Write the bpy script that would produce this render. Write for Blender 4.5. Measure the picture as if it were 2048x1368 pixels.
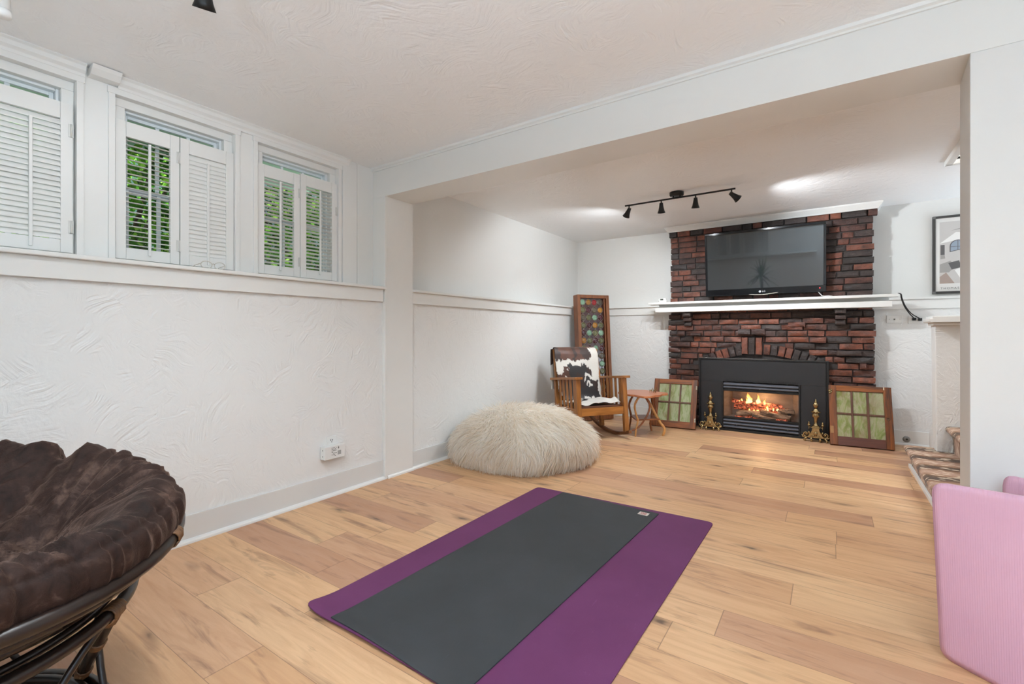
import bpy, bmesh, math, random
import numpy as np
from mathutils import Matrix, Vector, noise as mnoise

for o in list(bpy.data.objects):
    bpy.data.objects.remove(o, do_unlink=True)
SC = bpy.context.scene
COL = SC.collection
R = math.radians
PI = math.pi

# ------------------------------------------------------------ camera
cam_d = bpy.data.cameras.new('camera')
cam = bpy.data.objects.new('camera', cam_d)
COL.objects.link(cam)
cam.location = (0.0, 0.0, 1.10)
cam.rotation_euler = (R(90), 0, R(34.1835))
cam_d.sensor_fit = 'HORIZONTAL'
cam_d.sensor_width = 36.0
cam_d.lens = 932.26 / 2048 * 36.0
cam_d.shift_y = -(684.0 - 666.26) / 2048
cam_d.clip_start = 0.02
cam_d.clip_end = 100
SC.camera = cam

# ------------------------------------------------------------ view, world, daylight and added fill
SC.view_settings.view_transform = 'Standard'
SC.view_settings.look = 'None'
SC.view_settings.gamma = 1.0
SC.view_settings.use_curve_mapping = False
SC.view_settings.exposure = 0.14
SC.cycles.use_denoising = True
SC.cycles.use_adaptive_sampling = True
SC.cycles.adaptive_threshold = 0.02
SC.cycles.max_bounces = 9
SC.cycles.diffuse_bounces = 5
SC.cycles.glossy_bounces = 3
SC.cycles.transmission_bounces = 8
SC.cycles.transparent_max_bounces = 10
SC.cycles.sample_clamp_indirect = 8.0
SC.cycles.caustics_reflective = False
SC.cycles.caustics_refractive = False

world = bpy.data.worlds.new('sky')
SC.world = world
world.use_nodes = True
wn = world.node_tree
wn.nodes.clear()
w_out = wn.nodes.new('ShaderNodeOutputWorld')
w_bg = wn.nodes.new('ShaderNodeBackground')
w_sky = wn.nodes.new('ShaderNodeTexSky')
w_sky.sky_type = 'NISHITA'
w_sky.sun_disc = False
w_sky.sun_elevation = R(48)
w_sky.sun_rotation = R(200)
w_sky.air_density = 1.0
w_sky.dust_density = 2.0
w_bg.inputs['Strength'].default_value = 0.22
wn.links.new(w_sky.outputs[0], w_bg.inputs['Color'])
wn.links.new(w_bg.outputs[0], w_out.inputs['Surface'])


def area_light(name, loc, rot, sx, sy, watts, col=(1, 1, 1), spread=180):
    d = bpy.data.lights.new(name, 'AREA')
    d.shape = 'RECTANGLE'
    d.size = sx
    d.size_y = sy
    d.energy = watts
    d.color = col
    d.spread = R(spread)
    o = bpy.data.objects.new(name, d)
    o.location = loc
    o.rotation_euler = rot
    COL.objects.link(o)
    return o


# added fill lights outside invented openings behind and right of the viewer
area_light('fill_rear', (1.05, -2.66, 0.72), (R(157), 0, R(0)), 2.0, 0.7, 160, (0.68, 0.85, 1.0), 124)
area_light('fill_side', (2.46, -1.0, 0.62), (R(147), 0, R(90)), 2.5, 0.5, 105, (0.66, 0.84, 1.0), 106)
area_light('fill_far_side', (2.40, 5.48, 0.95), (R(142), 0, R(90)), 0.62, 0.9, 17, (0.74, 0.88, 1.0), 130)  # added fill from an unseen opening, brightens and cools the back ceiling
# light falling down the stairwell from the floor above
area_light('daylight_stairwell', (1.45, 3.7, 4.2), (0, 0, 0), 0.9, 1.6, 40, (1.0, 0.98, 0.95))
# open shade outside the left windows
area_light('daylight_garden', (-4.6, 1.3, 3.4), (0, R(-60), 0), 3.0, 2.0, 300, (0.92, 1.0, 0.98))
sun_d = bpy.data.lights.new('sun', 'SUN')
sun_d.energy = 4.2
sun_d.angle = R(1.0)
sun_o = bpy.data.objects.new('sun', sun_d)
sun_o.rotation_euler = (0, R(-40), R(6))
sun_o.location = (-6, 1, 6)
COL.objects.link(sun_o)


# ------------------------------------------------------------ helpers: objects
ROOTM = {}


def tag(o, label=None, cat=None, group=None, kind=None):
    if label:
        o['label'] = label
    if cat:
        o['category'] = cat
    if group:
        o['group'] = group
    if kind:
        o['kind'] = kind
    return o


def thing(name, label, cat, loc=(0, 0, 0), rot=(0, 0, 0), group=None, kind=None):
    o = bpy.data.objects.new(name, None)
    o.empty_display_size = 0.05
    o.location = loc
    o.rotation_euler = rot
    COL.objects.link(o)
    tag(o, label, cat, group, kind)
    o.rotation_mode = 'XYZ'
    from mathutils import Euler
    ROOTM[o.name] = Matrix.Translation(loc) @ Euler(rot).to_matrix().to_4x4()
    return o


class MB:
    def __init__(self):
        self.v = []
        self.f = []
        self.m = []
        self.s = []
        self.a = []
        self.att = 0.0

    def add(self, verts, faces, mat=0, smooth=False, M=None):
        b = len(self.v)
        if M is not None:
            verts = [M @ Vector(p) for p in verts]
        self.v.extend([tuple(p) for p in verts])
        for f in faces:
            self.f.append(tuple(b + i for i in f))
            self.m.append(mat)
            self.s.append(smooth)
            self.a.append(self.att)
        return self

    def box(self, x0, y0, z0, x1, y1, z1, mat=0, M=None):
        if x0 > x1: x0, x1 = x1, x0
        if y0 > y1: y0, y1 = y1, y0
        if z0 > z1: z0, z1 = z1, z0
        v = [(x0, y0, z0), (x1, y0, z0), (x1, y1, z0), (x0, y1, z0), (x0, y0, z1), (x1, y0, z1), (x1, y1, z1), (x0, y1, z1)]
        f = [(0, 3, 2, 1), (4, 5, 6, 7), (0, 1, 5, 4), (1, 2, 6, 5), (2, 3, 7, 6), (3, 0, 4, 7)]
        return self.add(v, f, mat, False, M)

    def beam(self, p, q, w, h, up=(0, 0, 1), mat=0, w2=None, h2=None):
        """bar from p to q, w across, h along 'up'"""
        p = Vector(p); q = Vector(q)
        d = (q - p).normalized()
        u = Vector(up)
        s = d.cross(u)
        if s.length < 1e-6:
            s = d.cross(Vector((1, 0, 0)))
        s.normalize()
        u = s.cross(d).normalized()
        w2 = w if w2 is None else w2
        h2 = h if h2 is None else h2
        v = []
        for c, ww, hh in ((p, w, h), (q, w2, h2)):
            for a, b in ((-1, -1), (1, -1), (1, 1), (-1, 1)):
                v.append(c + s * (a * ww / 2) + u * (b * hh / 2))
        f = [(0, 3, 2, 1), (4, 5, 6, 7), (0, 1, 5, 4), (1, 2, 6, 5), (2, 3, 7, 6), (3, 0, 4, 7)]
        return self.add(v, f, mat)

    def tube(self, pts, r, n=10, closed=False, mat=0, M=None, cap=True):
        pts = [Vector(p) for p in pts]
        k = len(pts)
        rr = r if isinstance(r, (list, tuple)) else [r] * k
        prev = None
        V = []
        for i, p in enumerate(pts):
            if closed:
                t = pts[(i + 1) % k] - pts[i - 1]
            else:
                t = pts[min(i + 1, k - 1)] - pts[max(i - 1, 0)]
            t.normalize()
            if prev is None:
                ref = Vector((0, 0, 1)) if abs(t.z) < 0.9 else Vector((1, 0, 0))
                a = t.cross(ref).normalized()
            else:
                a = (prev - t * prev.dot(t))
                if a.length < 1e-6:
                    a = t.cross(Vector((1, 0, 0)))
                a.normalize()
            prev = a
            b = t.cross(a)
            for j in range(n):
                g = 2 * PI * j / n
                V.append(p + (a * math.cos(g) + b * math.sin(g)) * rr[i])
        F = []
        m = k if closed else k - 1
        # for closed loops find the twist that lines the ends up
        off = 0
        if closed:
            base = V[(k - 1) * n:]
            best = 1e9
            for o in range(n):
                dsum = sum((base[j] - V[(j + o) % n]).length for j in range(n))
                if dsum < best:
                    best = dsum
                    off = o
        for i in range(m):
            i2 = (i + 1) % k
            o = off if (closed and i == k - 1) else 0
            for j in range(n):
                F.append((i * n + j, i * n + (j + 1) % n, i2 * n + (j + 1 + o) % n, i2 * n + (j + o) % n))
        if cap and not closed:
            F.append(tuple(range(n - 1, -1, -1)))
            F.append(tuple((k - 1) * n + j for j in range(n)))
        return self.add(V, F, mat, True, M)

    def lathe(self, prof, n=24, mat=0, M=None, cap=True):
        V = []
        F = []
        for (r, z) in prof:
            for j in range(n):
                a = 2 * PI * j / n
                V.append((r * math.cos(a), r * math.sin(a), z))
        k = len(prof)
        for i in range(k - 1):
            for j in range(n):
                F.append((i * n + j, i * n + (j + 1) % n, (i + 1) * n + (j + 1) % n, (i + 1) * n + j))
        if cap:
            if prof[0][0] > 1e-5: F.append(tuple(range(n - 1, -1, -1)))
            if prof[-1][0] > 1e-5: F.append(tuple((k - 1) * n + j for j in range(n)))
        return self.add(V, F, mat, True, M)

    def prism(self, poly, a0, a1, axis='z', mat=0, M=None):
        """extrude 2d polygon; axis z: (x,y)->z ; y: (x,z)->y ; x: (y,z)->x"""
        n = len(poly)
        V = []
        for a in (a0, a1):
            for (p, q) in poly:
                V.append({'z': (p, q, a), 'y': (p, a, q), 'x': (a, p, q)}[axis])
        F = [tuple(range(n))[::-1], tuple(range(n, 2 * n))]
        for i in range(n):
            F.append((i, (i + 1) % n, n + (i + 1) % n, n + i))
        return self.add(V, F, mat, False, M)

    def ball(self, c, r, n=12, m=8, mat=0, sc=(1, 1, 1), M=None):
        V = []
        F = []
        for i in range(m + 1):
            ph = -PI / 2 + PI * i / m
            for j in range(n):
                a = 2 * PI * j / n
                V.append((c[0] + r * sc[0] * math.cos(ph) * math.cos(a), c[1] + r * sc[1] * math.cos(ph) * math.sin(a), c[2] + r * sc[2] * math.sin(ph)))
        for i in range(m):
            for j in range(n):
                F.append((i * n + j, i * n + (j + 1) % n, (i + 1) * n + (j + 1) % n, (i + 1) * n + j))
        return self.add(V, F, mat, True, M)

    def build(self, name, mats, parent=None, bevel=0.0, seg=2, local=False, origin=None, smooth=None, fix=True, sub=0):
        """one mesh object. Vertices are world coordinates unless local=True."""
        me = bpy.data.meshes.new(name)
        V = self.v
        root = parent
        while root is not None and root.parent is not None:
            root = root.parent
        o = bpy.data.objects.new(name, me)
        if parent is not None:
            if not local:
                inv = ROOTM[root.name].inverted()
                V = [tuple(inv @ Vector(p)) for p in V]
            o.parent = parent
        elif origin is not None:
            V = [(p[0] - origin[0], p[1] - origin[1], p[2] - origin[2]) for p in V]
            o.location = origin
        me.from_pydata(V, [], self.f)
        if not isinstance(mats, (list, tuple)):
            mats = [mats]
        for m in mats:
            me.materials.append(m)
        me.polygons.foreach_set('material_index', self.m)
        sm = self.s if smooth is None else [smooth] * len(self.f)
        me.polygons.foreach_set('use_smooth', sm)
        if any(abs(a) > 0 for a in self.a):
            at = me.attributes.new('rnd', 'FLOAT', 'FACE')
            at.data.foreach_set('value', self.a)
        me.update()
        if fix:
            bm = bmesh.new()
            bm.from_mesh(me)
            bmesh.ops.recalc_face_normals(bm, faces=bm.faces)
            bm.to_mesh(me)
            bm.free()
        COL.objects.link(o)
        if bevel > 0:
            md = o.modifiers.new('bevel', 'BEVEL')
            md.width = bevel
            md.segments = seg
            md.limit_method = 'ANGLE'
            md.angle_limit = R(40)
        if sub:
            md = o.modifiers.new('sub', 'SUBSURF')
            md.levels = sub
            md.render_levels = sub
        return o


def struct(name, mb, mat, bevel=0.0, origin=None, **k):
    o = mb.build(name, mat, None, bevel, origin=origin, **k)
    o['kind'] = 'structure'
    return o


def grid_faces(nu, nv, closed_u=False):
    F = []
    for i in range(nu if closed_u else nu - 1):
        i2 = (i + 1) % nu
        for j in range(nv - 1):
            F.append((i * nv + j, i2 * nv + j, i2 * nv + j + 1, i * nv + j + 1))
    return F


def text_mb(body, size, M, depth=0.0005):
    """lettering as geometry: returns an MB with the glyph mesh transformed by M (text lies in local xy, centred)"""
    cu = bpy.data.curves.new('lettering', 'FONT')
    cu.body = body
    cu.size = size
    cu.align_x = 'CENTER'
    cu.align_y = 'CENTER'
    cu.extrude = depth
    o = bpy.data.objects.new('lettering', cu)
    COL.objects.link(o)
    dg = bpy.context.evaluated_depsgraph_get()
    me = bpy.data.meshes.new_from_object(o.evaluated_get(dg))
    mb = MB()
    mb.add([M @ v.co for v in me.vertices], [tuple(p.vertices) for p in me.polygons])
    bpy.data.objects.remove(o, do_unlink=True)
    bpy.data.curves.remove(cu)
    bpy.data.meshes.remove(me)
    return mb


# ------------------------------------------------------------ helpers: materials
def s2l(c):
    c = c / 255.0
    return c / 12.92 if c <= 0.04045 else ((c + 0.055) / 1.055) ** 2.4


def rgb(r, g, b):
    return (s2l(r), s2l(g), s2l(b), 1.0)


class NT:
    def __init__(self, name):
        self.mat = bpy.data.materials.new(name)
        self.mat.use_nodes = True
        self.t = self.mat.node_tree
        self.t.nodes.clear()
        self.out = self.t.nodes.new('ShaderNodeOutputMaterial')

    def n(self, typ, **k):
        nd = self.t.nodes.new(typ)
        for a, b in k.items():
            setattr(nd, a, b)
        return nd

    def put(self, sock, val):
        if hasattr(val, 'is_output'):
            self.t.links.new(val, sock)
        elif val is not None:
            sock.default_value = val

    def math(self, op, a, b=None, c=None, clamp=False):
        nd = self.n('ShaderNodeMath', operation=op, use_clamp=clamp)
        for i, x in enumerate((a, b, c)):
            if x is not None:
                self.put(nd.inputs[i], x)
        return nd.outputs[0]

    def vmath(self, op, a, b=None, scale=None):
        nd = self.n('ShaderNodeVectorMath', operation=op)
        self.put(nd.inputs[0], a)
        if b is not None:
            self.put(nd.inputs[1], b)
        if scale is not None:
            self.put(nd.inputs['Scale'], scale)
        return nd.outputs['Value'] if op in ('DOT_PRODUCT', 'LENGTH', 'DISTANCE') else nd.outputs[0]

    def coord(self, kind='Object', scale=None, rot=None, loc=None):
        o = self.n('ShaderNodeTexCoord').outputs[kind]
        if scale is not None or rot is not None or loc is not None:
            mp = self.n('ShaderNodeMapping')
            self.t.links.new(o, mp.inputs[0])
            if scale is not None: mp.inputs['Scale'].default_value = scale
            if rot is not None: mp.inputs['Rotation'].default_value = rot
            if loc is not None: mp.inputs['Location'].default_value = loc
            o = mp.outputs[0]
        return o

    def noise(self, vec, scale, detail=3, rough=0.5, dist=0.0, col=False):
        nd = self.n('ShaderNodeTexNoise')
        self.put(nd.inputs['Vector'], vec)
        nd.inputs['Scale'].default_value = scale
        nd.inputs['Detail'].default_value = detail
        nd.inputs['Roughness'].default_value = rough
        nd.inputs['Distortion'].default_value = dist
        return nd.outputs['Color' if col else 'Fac']

    def voro(self, vec, scale, feature='F1', out='Distance', rnd=1.0):
        nd = self.n('ShaderNodeTexVoronoi', feature=feature)
        self.put(nd.inputs['Vector'], vec)
        nd.inputs['Scale'].default_value = scale
        nd.inputs['Randomness'].default_value = rnd
        return nd.outputs[out]

    def ramp(self, fac, stops, interp='LINEAR'):
        nd = self.n('ShaderNodeValToRGB')
        cr = nd.color_ramp
        cr.interpolation = interp
        while len(cr.elements) < len(stops):
            cr.elements.new(0.5)
        for e, (p, c) in zip(cr.elements, stops):
            e.position = p
            e.color = c if len(c) == 4 else (*c, 1)
        self.put(nd.inputs[0], fac)
        return nd.outputs[0]

    def mix(self, fac, a, b, mode='MIX'):
        nd = self.n('ShaderNodeMix', data_type='RGBA', blend_type=mode)
        self.put(nd.inputs[0], fac)
        self.put(nd.inputs[6], a)
        self.put(nd.inputs[7], b)
        return nd.outputs[2]

    def bump(self, h, strength=0.3, dist=0.01, nrm=None):
        nd = self.n('ShaderNodeBump')
        nd.inputs['Strength'].default_value = strength
        nd.inputs['Distance'].default_value = dist
        self.put(nd.inputs['Height'], h)
        if nrm is not None:
            self.put(nd.inputs['Normal'], nrm)
        return nd.outputs[0]

    def attr(self, name, out='Fac'):
        return self.n('ShaderNodeAttribute', attribute_name=name).outputs[out]

    def bsdf(self, col, rough=0.5, metal=0.0, normal=None, **k):
        nd = self.n('ShaderNodeBsdfPrincipled')
        self.put(nd.inputs['Base Color'], col)
        self.put(nd.inputs['Roughness'], rough)
        self.put(nd.inputs['Metallic'], metal)
        if normal is not None:
            self.put(nd.inputs['Normal'], normal)
        for a, b in k.items():
            self.put(nd.inputs[a.replace('_', ' ')], b)
        self.t.links.new(nd.outputs[0], self.out.inputs['Surface'])
        return nd

    def surf(self, sock):
        self.t.links.new(sock, self.out.inputs['Surface'])


def plain(name, col, rough=0.5, metal=0.0, var=0.06, vscale=12, bump=0.0, bscale=120, **k):
    m = NT(name)
    v = m.noise(m.coord(), vscale, 3)
    c2 = tuple(max(0, x * (1 - var * 2)) for x in col[:3]) + (1,)
    c = m.mix(v, col, c2)
    nrm = None
    if bump:
        nrm = m.bump(m.noise(m.coord(), bscale, 4), bump, 0.003)
    m.bsdf(c, rough, metal, nrm, **k)
    return m.mat


def trowel(name, col, strength, seed=0.0, freq=400.0, rough=0.55):
    """hand-trowelled plaster: patches of parallel ridges swept in different directions"""
    m = NT(name)
    co = m.coord('Object', loc=(seed, seed * 0.7, seed * 1.3))
    warp = m.noise(co, 3.0, 2, col=True)
    p = m.vmath('ADD', co, m.vmath('SCALE', m.vmath('SUBTRACT', warp, (0.5, 0.5, 0.5)), scale=0.25))
    hs = []
    for sc, fr in ((3.4, freq), (5.6, freq * 1.35)):
        cell = m.voro(p, sc, out='Color')
        d = m.vmath('NORMALIZE', m.vmath('SUBTRACT', cell, (0.5, 0.5, 0.5)))
        ph = m.vmath('DOT_PRODUCT', p, d)
        e = m.vmath('NORMALIZE', m.vmath('CROSS_PRODUCT', d, (0.31, 0.52, 0.80)))
        cb = m.n('ShaderNodeCombineXYZ')
        m.put(cb.inputs[0], m.math('MULTIPLY', ph, fr / 6.0))
        m.put(cb.inputs[1], m.math('MULTIPLY', m.vmath('DOT_PRODUCT', p, e), fr / 60.0))
        m.put(cb.inputs[2], sc)
        w = m.math('MULTIPLY', m.math('SUBTRACT', m.noise(cb.outputs[0], 1.0, 2, 0.5), 0.5), 5.0)
        mask = m.ramp(m.noise(co, 4.5 + sc, 2), [(0.46, (0, 0, 0, 1)), (0.62, (1, 1, 1, 1))])
        hs.append(m.math('MULTIPLY', w, mask))
    h = m.math('ADD', hs[0], m.math('MULTIPLY', hs[1], 0.6))
    h = m.math('ADD', h, m.math('MULTIPLY', m.noise(co, 14, 4, 0.6), 2.4))
    nrm = m.bump(h, strength, 0.0042)
    m.bsdf(col, rough, 0.0, nrm)
    return m.mat


def wood(name, c1, c2, axis='x', scale=1.0, rough=0.42, bump=0.05, c3=None, lo=0.28):
    m = NT(name)
    st = {'x': (1.2, 14, 14), 'y': (14, 1.2, 14), 'z': (14, 14, 1.2)}[axis]
    st = tuple(s * scale for s in st)
    co = m.coord('Object', scale=st)
    g = m.noise(co, 2.2, 5, 0.6, 0.6)
    g2 = m.noise(co, 9.0, 3, 0.5)
    f = m.math('ADD', m.math('MULTIPLY', g, 0.75), m.math('MULTIPLY', g2, 0.25))
    stops = [(0.32, c1), (0.66, c2)]
    if c3: stops = [(lo, c3), (lo + 0.14, c1), (0.68, c2)]
    c = m.ramp(f, stops)
    m.bsdf(c, rough, 0.0, m.bump(f, bump, 0.002))
    return m.mat


WHITE = rgb(226, 226, 223)
M_trim = plain('white_paint', rgb(229, 229, 226), 0.38, var=0.01, bump=0.03, bscale=40)
M_base = plain('baseboard_paint', rgb(216, 215, 212), 0.4, var=0.01)
M_wall = trowel('trowelled_plaster', rgb(228, 228, 226), 0.42, 1.7)
M_upper = trowel('smooth_plaster', rgb(226, 226, 223), 0.12, 4.2, 300)
M_ceil = trowel('ceiling_plaster', rgb(242, 242, 242), 0.3, 8.8, 330, 0.42)
M_smooth = plain('rolled_wall_paint', rgb(224, 224, 222), 0.5, var=0.01, bump=0.06, bscale=180)
M_black = plain('black_metal', rgb(30, 29, 28), 0.45, 0.3, var=0.1)
M_vinyl = plain('window_vinyl', rgb(226, 230, 232), 0.35, var=0.02)
M_brass = plain('brass', rgb(200, 174, 126), 0.26, 1.0, var=0.38, vscale=60, bump=0.25, bscale=300)
M_plastic_w = plain('white_plastic', rgb(228, 228, 225), 0.35, var=0.01)
M_cable = plain('black_cable', rgb(22, 21, 20), 0.5, var=0.1)
M_dark = plain('dark_socket', rgb(46, 45, 44), 0.6)


def thin_glass(name, tint=(0.96, 0.99, 0.98, 1), refl=0.06):
    m = NT(name)
    tr = m.n('ShaderNodeBsdfTransparent')
    tr.inputs[0].default_value = tint
    gl = m.n('ShaderNodeBsdfGlossy')
    gl.inputs['Roughness'].default_value = 0.02
    lw = m.n('ShaderNodeLayerWeight')
    lw.inputs[0].default_value = 0.25
    f = m.math('MULTIPLY', lw.outputs['Fresnel'], refl / 0.06)
    f = m.math('MINIMUM', f, 0.6)
    mx = m.n('ShaderNodeMixShader')
    m.t.links.new(f, mx.inputs[0])
    m.t.links.new(tr.outputs[0], mx.inputs[1])
    m.t.links.new(gl.outputs[0], mx.inputs[2])
    m.surf(mx.outputs[0])
    return m.mat


M_glass = thin_glass('window_glass')
# ============================================================ the room
CZ = 2.365      # front ceiling
CZ2 = 2.388     # ceiling of the fireplace end
XW = -2.79      # lower left wall face
XU = -2.92      # upper (window) wall face
YB = 5.965      # lower back wall face
YU = 6.04       # upper back wall face
YC0, YC1 = 2.375, 2.650   # beam, column and jamb
ZR0, ZR1, ZL = 1.336, 1.428, 1.448   # rail bottom, ledge bottom, ledge top


def floor_material():
    m = NT('oak_planks')
    co = m.coord('Object')
    sx = m.n('ShaderNodeSeparateXYZ')
    m.t.links.new(co, sx.inputs[0])
    X, Y = sx.outputs[0], sx.outputs[1]
    PW, PL = 0.19, 1.55
    yr = m.math('DIVIDE', m.math('ADD', Y, 20.0 + 0.035), PW)
    row = m.math('FLOOR', yr)
    fy = m.math('FRACT', yr)
    wn1 = m.n('ShaderNodeTexWhiteNoise', noise_dimensions='1D')
    m.put(wn1.inputs['W'], row)
    off = wn1.outputs['Value']
    xr = m.math('DIVIDE', m.math('ADD', m.math('ADD', X, 20.0), m.math('MULTIPLY', off, PL * 3)), PL)
    idx = m.math('FLOOR', xr)
    fx = m.math('FRACT', xr)
    cmb = m.n('ShaderNodeCombineXYZ')
    m.put(cmb.inputs[0], idx)
    m.put(cmb.inputs[1], row)
    wn2 = m.n('ShaderNodeTexWhiteNoise', noise_dimensions='2D')
    m.put(wn2.inputs['Vector'], cmb.outputs[0])
    rnd = wn2.outputs['Value']
    rc = wn2.outputs['Color']
    # every board samples its own piece of wood
    vec = m.vmath('ADD', co, m.vmath('SCALE', rc, scale=37.0))
    mp = m.n('ShaderNodeMapping')
    m.put(mp.inputs[0], vec)
    mp.inputs['Scale'].default_value = (1.0, 9.0, 1.0)
    grain = m.noise(mp.outputs[0], 2.6, 6, 0.62, 0.9)
    mp2 = m.n('ShaderNodeMapping')
    m.put(mp2.inputs[0], vec)
    mp2.inputs['Scale'].default_value = (2.2, 60.0, 1.0)
    fine = m.noise(mp2.outputs[0], 3.0, 4, 0.6)
    base = m.ramp(rnd, [(0.0, rgb(208, 162, 120)), (0.3, rgb(224, 181, 136)), (0.58, rgb(232, 193, 148)), (0.8, rgb(216, 172, 133)), (0.93, rgb(194, 149, 118)), (1.0, rgb(178, 134, 106))])
    c = m.mix(m.ramp(grain, [(0.38, (0, 0, 0, 1)), (0.72, (1, 1, 1, 1))]), base, m.mix(0.5, base, rgb(178, 128, 90)))
    c = m.mix(m.math('MULTIPLY', fine, 0.25), c, rgb(166, 122, 88))
    # dark mineral streaks
    mp3 = m.n('ShaderNodeMapping')
    m.put(mp3.inputs[0], vec)
    mp3.inputs['Scale'].default_value = (0.9, 7.0, 1.0)
    st = m.noise(mp3.outputs[0], 2.1, 4, 0.65, 0.8)
    stm = m.ramp(st, [(0.55, (0, 0, 0, 1)), (0.72, (1, 1, 1, 1))])
    c = m.mix(m.math('MULTIPLY', stm, 0.72), c, rgb(124, 86, 64))
    # knots
    mp4 = m.n('ShaderNodeMapping')
    m.put(mp4.inputs[0], vec)
    mp4.inputs['Scale'].default_value = (2.0, 6.0, 1.0)
    wv = m.vmath('ADD', mp4.outputs[0], m.vmath('SCALE', m.noise(mp4.outputs[0], 3.0, 2, col=True), scale=0.3))
    kd = m.voro(wv, 1.3)
    kc = m.voro(wv, 1.3, out='Color')
    ks = m.n('ShaderNodeSeparateColor')
    m.t.links.new(kc, ks.inputs[0])
    has = m.math('GREATER_THAN', ks.outputs[0], 0.38)
    kn = m.ramp(kd, [(0.04, (1, 1, 1, 1)), (0.11, (0.42, 0.42, 0.42, 1)), (0.26, (0, 0, 0, 1))])
    c = m.mix(m.math('MULTIPLY', m.math('MULTIPLY', kn, has), 0.85), c, rgb(62, 44, 37))
    # seams between boards
    ey = m.math('MINIMUM', fy, m.math('SUBTRACT', 1.0, fy))
    ex = m.math('MINIMUM', fx, m.math('SUBTRACT', 1.0, fx))
    seam = m.math('MAXIMUM', m.math('LESS_THAN', ey, 0.006), m.math('LESS_THAN', ex, 0.0011))
    c = m.mix(m.math('MULTIPLY', seam, 0.55), c, rgb(96, 68, 48))
    h = m.math('SUBTRACT', m.math('MULTIPLY', fine, 0.5), m.math('MULTIPLY', seam, 2.0))
    rough = m.math('ADD', 0.36, m.math('MULTIPLY', grain, 0.14))
    m.bsdf(c, rough, 0.0, m.bump(h, 0.12, 0.002))
    return m.mat


M_floor = floor_material()

XR = 2.2        # right end of the room
YF = -2.4       # wall behind the viewer
struct('floor', MB().box(-3.0, YF - 0.1, -0.08, XR + 0.1, 6.1, 0.0), M_floor)
mb = MB().box(-3.0, YF - 0.1, CZ, XR + 0.1, YC0 + 0.1, CZ + 0.3)
struct('ceiling', mb, M_ceil)
# ceiling over the fireplace end, cut out over the stair
mb = MB()
mb.box(-3.05, YC0 + 0.1, CZ2, 0.74, 6.2, CZ2 + 0.25)
mb.box(0.74, 4.70, CZ2, XR + 0.1, 6.2, CZ2 + 0.25)
struct('ceiling_rear', mb, M_ceil)
# stairwell shaft above
struct('wall_stair_left', MB().box(0.70, YC1, CZ2 + 0.25, 0.74, 4.74, 4.4), M_upper)
struct('wall_stair_rear', MB().box(0.74, 4.70, CZ2 + 0.25, XR, 4.74, 4.4), M_upper)
mb = MB()  # right wall of the shaft, opening added for the far side fill light
mb.box(XR, YC1, 0, XR + 0.1, 5.12, 4.4)
mb.box(XR, 5.84, 0, XR + 0.1, 6.2, 4.4)
mb.box(XR, 5.12, 0, XR + 0.1, 5.84, 0.4)
mb.box(XR, 5.12, 2.25, XR + 0.1, 5.84, 4.4)
struct('wall_stair_right', mb, M_upper)
struct('wall_stair_front', MB().box(0.46, YC1 - 0.02, CZ2 + 0.2, XR, YC1, 4.4), M_upper)
struct('trim_1', MB().box(0.722, YC1, CZ2 - 0.035, 0.765, 4.72, CZ2 + 0.02).box(0.722, 4.70, CZ2 - 0.035, XR, 4.74, CZ2 + 0.02), M_trim, 0.004)

# ---- left wall
mb = MB()
mb.box(-3.0, YF, 0, XW, YC0 + 0.05, ZR1)               # furred-out lower wall, front
mb.box(-3.1, YC0 + 0.05, 0, XW, 6.1, ZR1)              # and in the fireplace end
struct('wall_left', mb, M_wall)
W = [(0.090, 0.660), (0.803, 1.366), (1.498, 2.070)]   # window openings along the wall
OZ0, OZ1 = ZL, 2.282
mb = MB()
ys = [YF]
for a, b in W:
    ys += [a, b]
ys += [YC0 + 0.05]
for i in range(0, len(ys), 2):
    mb.box(XU - 0.16, ys[i], ZR1, XU, ys[i + 1], CZ)
for a, b in W:
    mb.box(XU - 0.16, a, OZ1, XU, b, CZ)
    mb.box(XU - 0.16, a, ZR1 - 0.1, XU - 0.001, b, ZL - 0.003)
struct('wall_window_side', mb, M_trim)
struct('wall_left_rear', MB().box(-3.15, YC0 + 0.05, ZR1, -2.965, 6.1, CZ2 + 0.02), M_upper)
# packing boards that narrow each opening down to the glazed frame
mb = MB()
GZ = 2.240
G = [(a + 0.050, b - 0.046) for a, b in W]
for (a, b), (c, d) in zip(W, G):
    mb.box(XU - 0.155, a, GZ, XU - 0.030, b, OZ1)
    mb.box(XU - 0.155, a, ZL, XU - 0.0305, c, GZ)
    mb.box(XU - 0.155, d, ZL, XU - 0.0305, b, GZ)
struct('trim_11', mb, M_trim, 0.003)
# ledge and rail board of the left wall
mb = MB()
mb.box(XU - 0.005, YF, ZR1, -2.742, YC0 - 0.012, ZL)
mb.box(XU - 0.005, YC1, ZR1, -2.742, YB + 0.02, ZL)
struct('trim_2', mb, M_trim, 0.004)
mb = MB()
mb.box(XW, YF, ZR0, -2.768, YC0 - 0.02, ZR1)
mb.box(XW, YC1, ZR0, -2.765, YB, ZR1)
struct('trim_3', mb, M_trim, 0.002)
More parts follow.
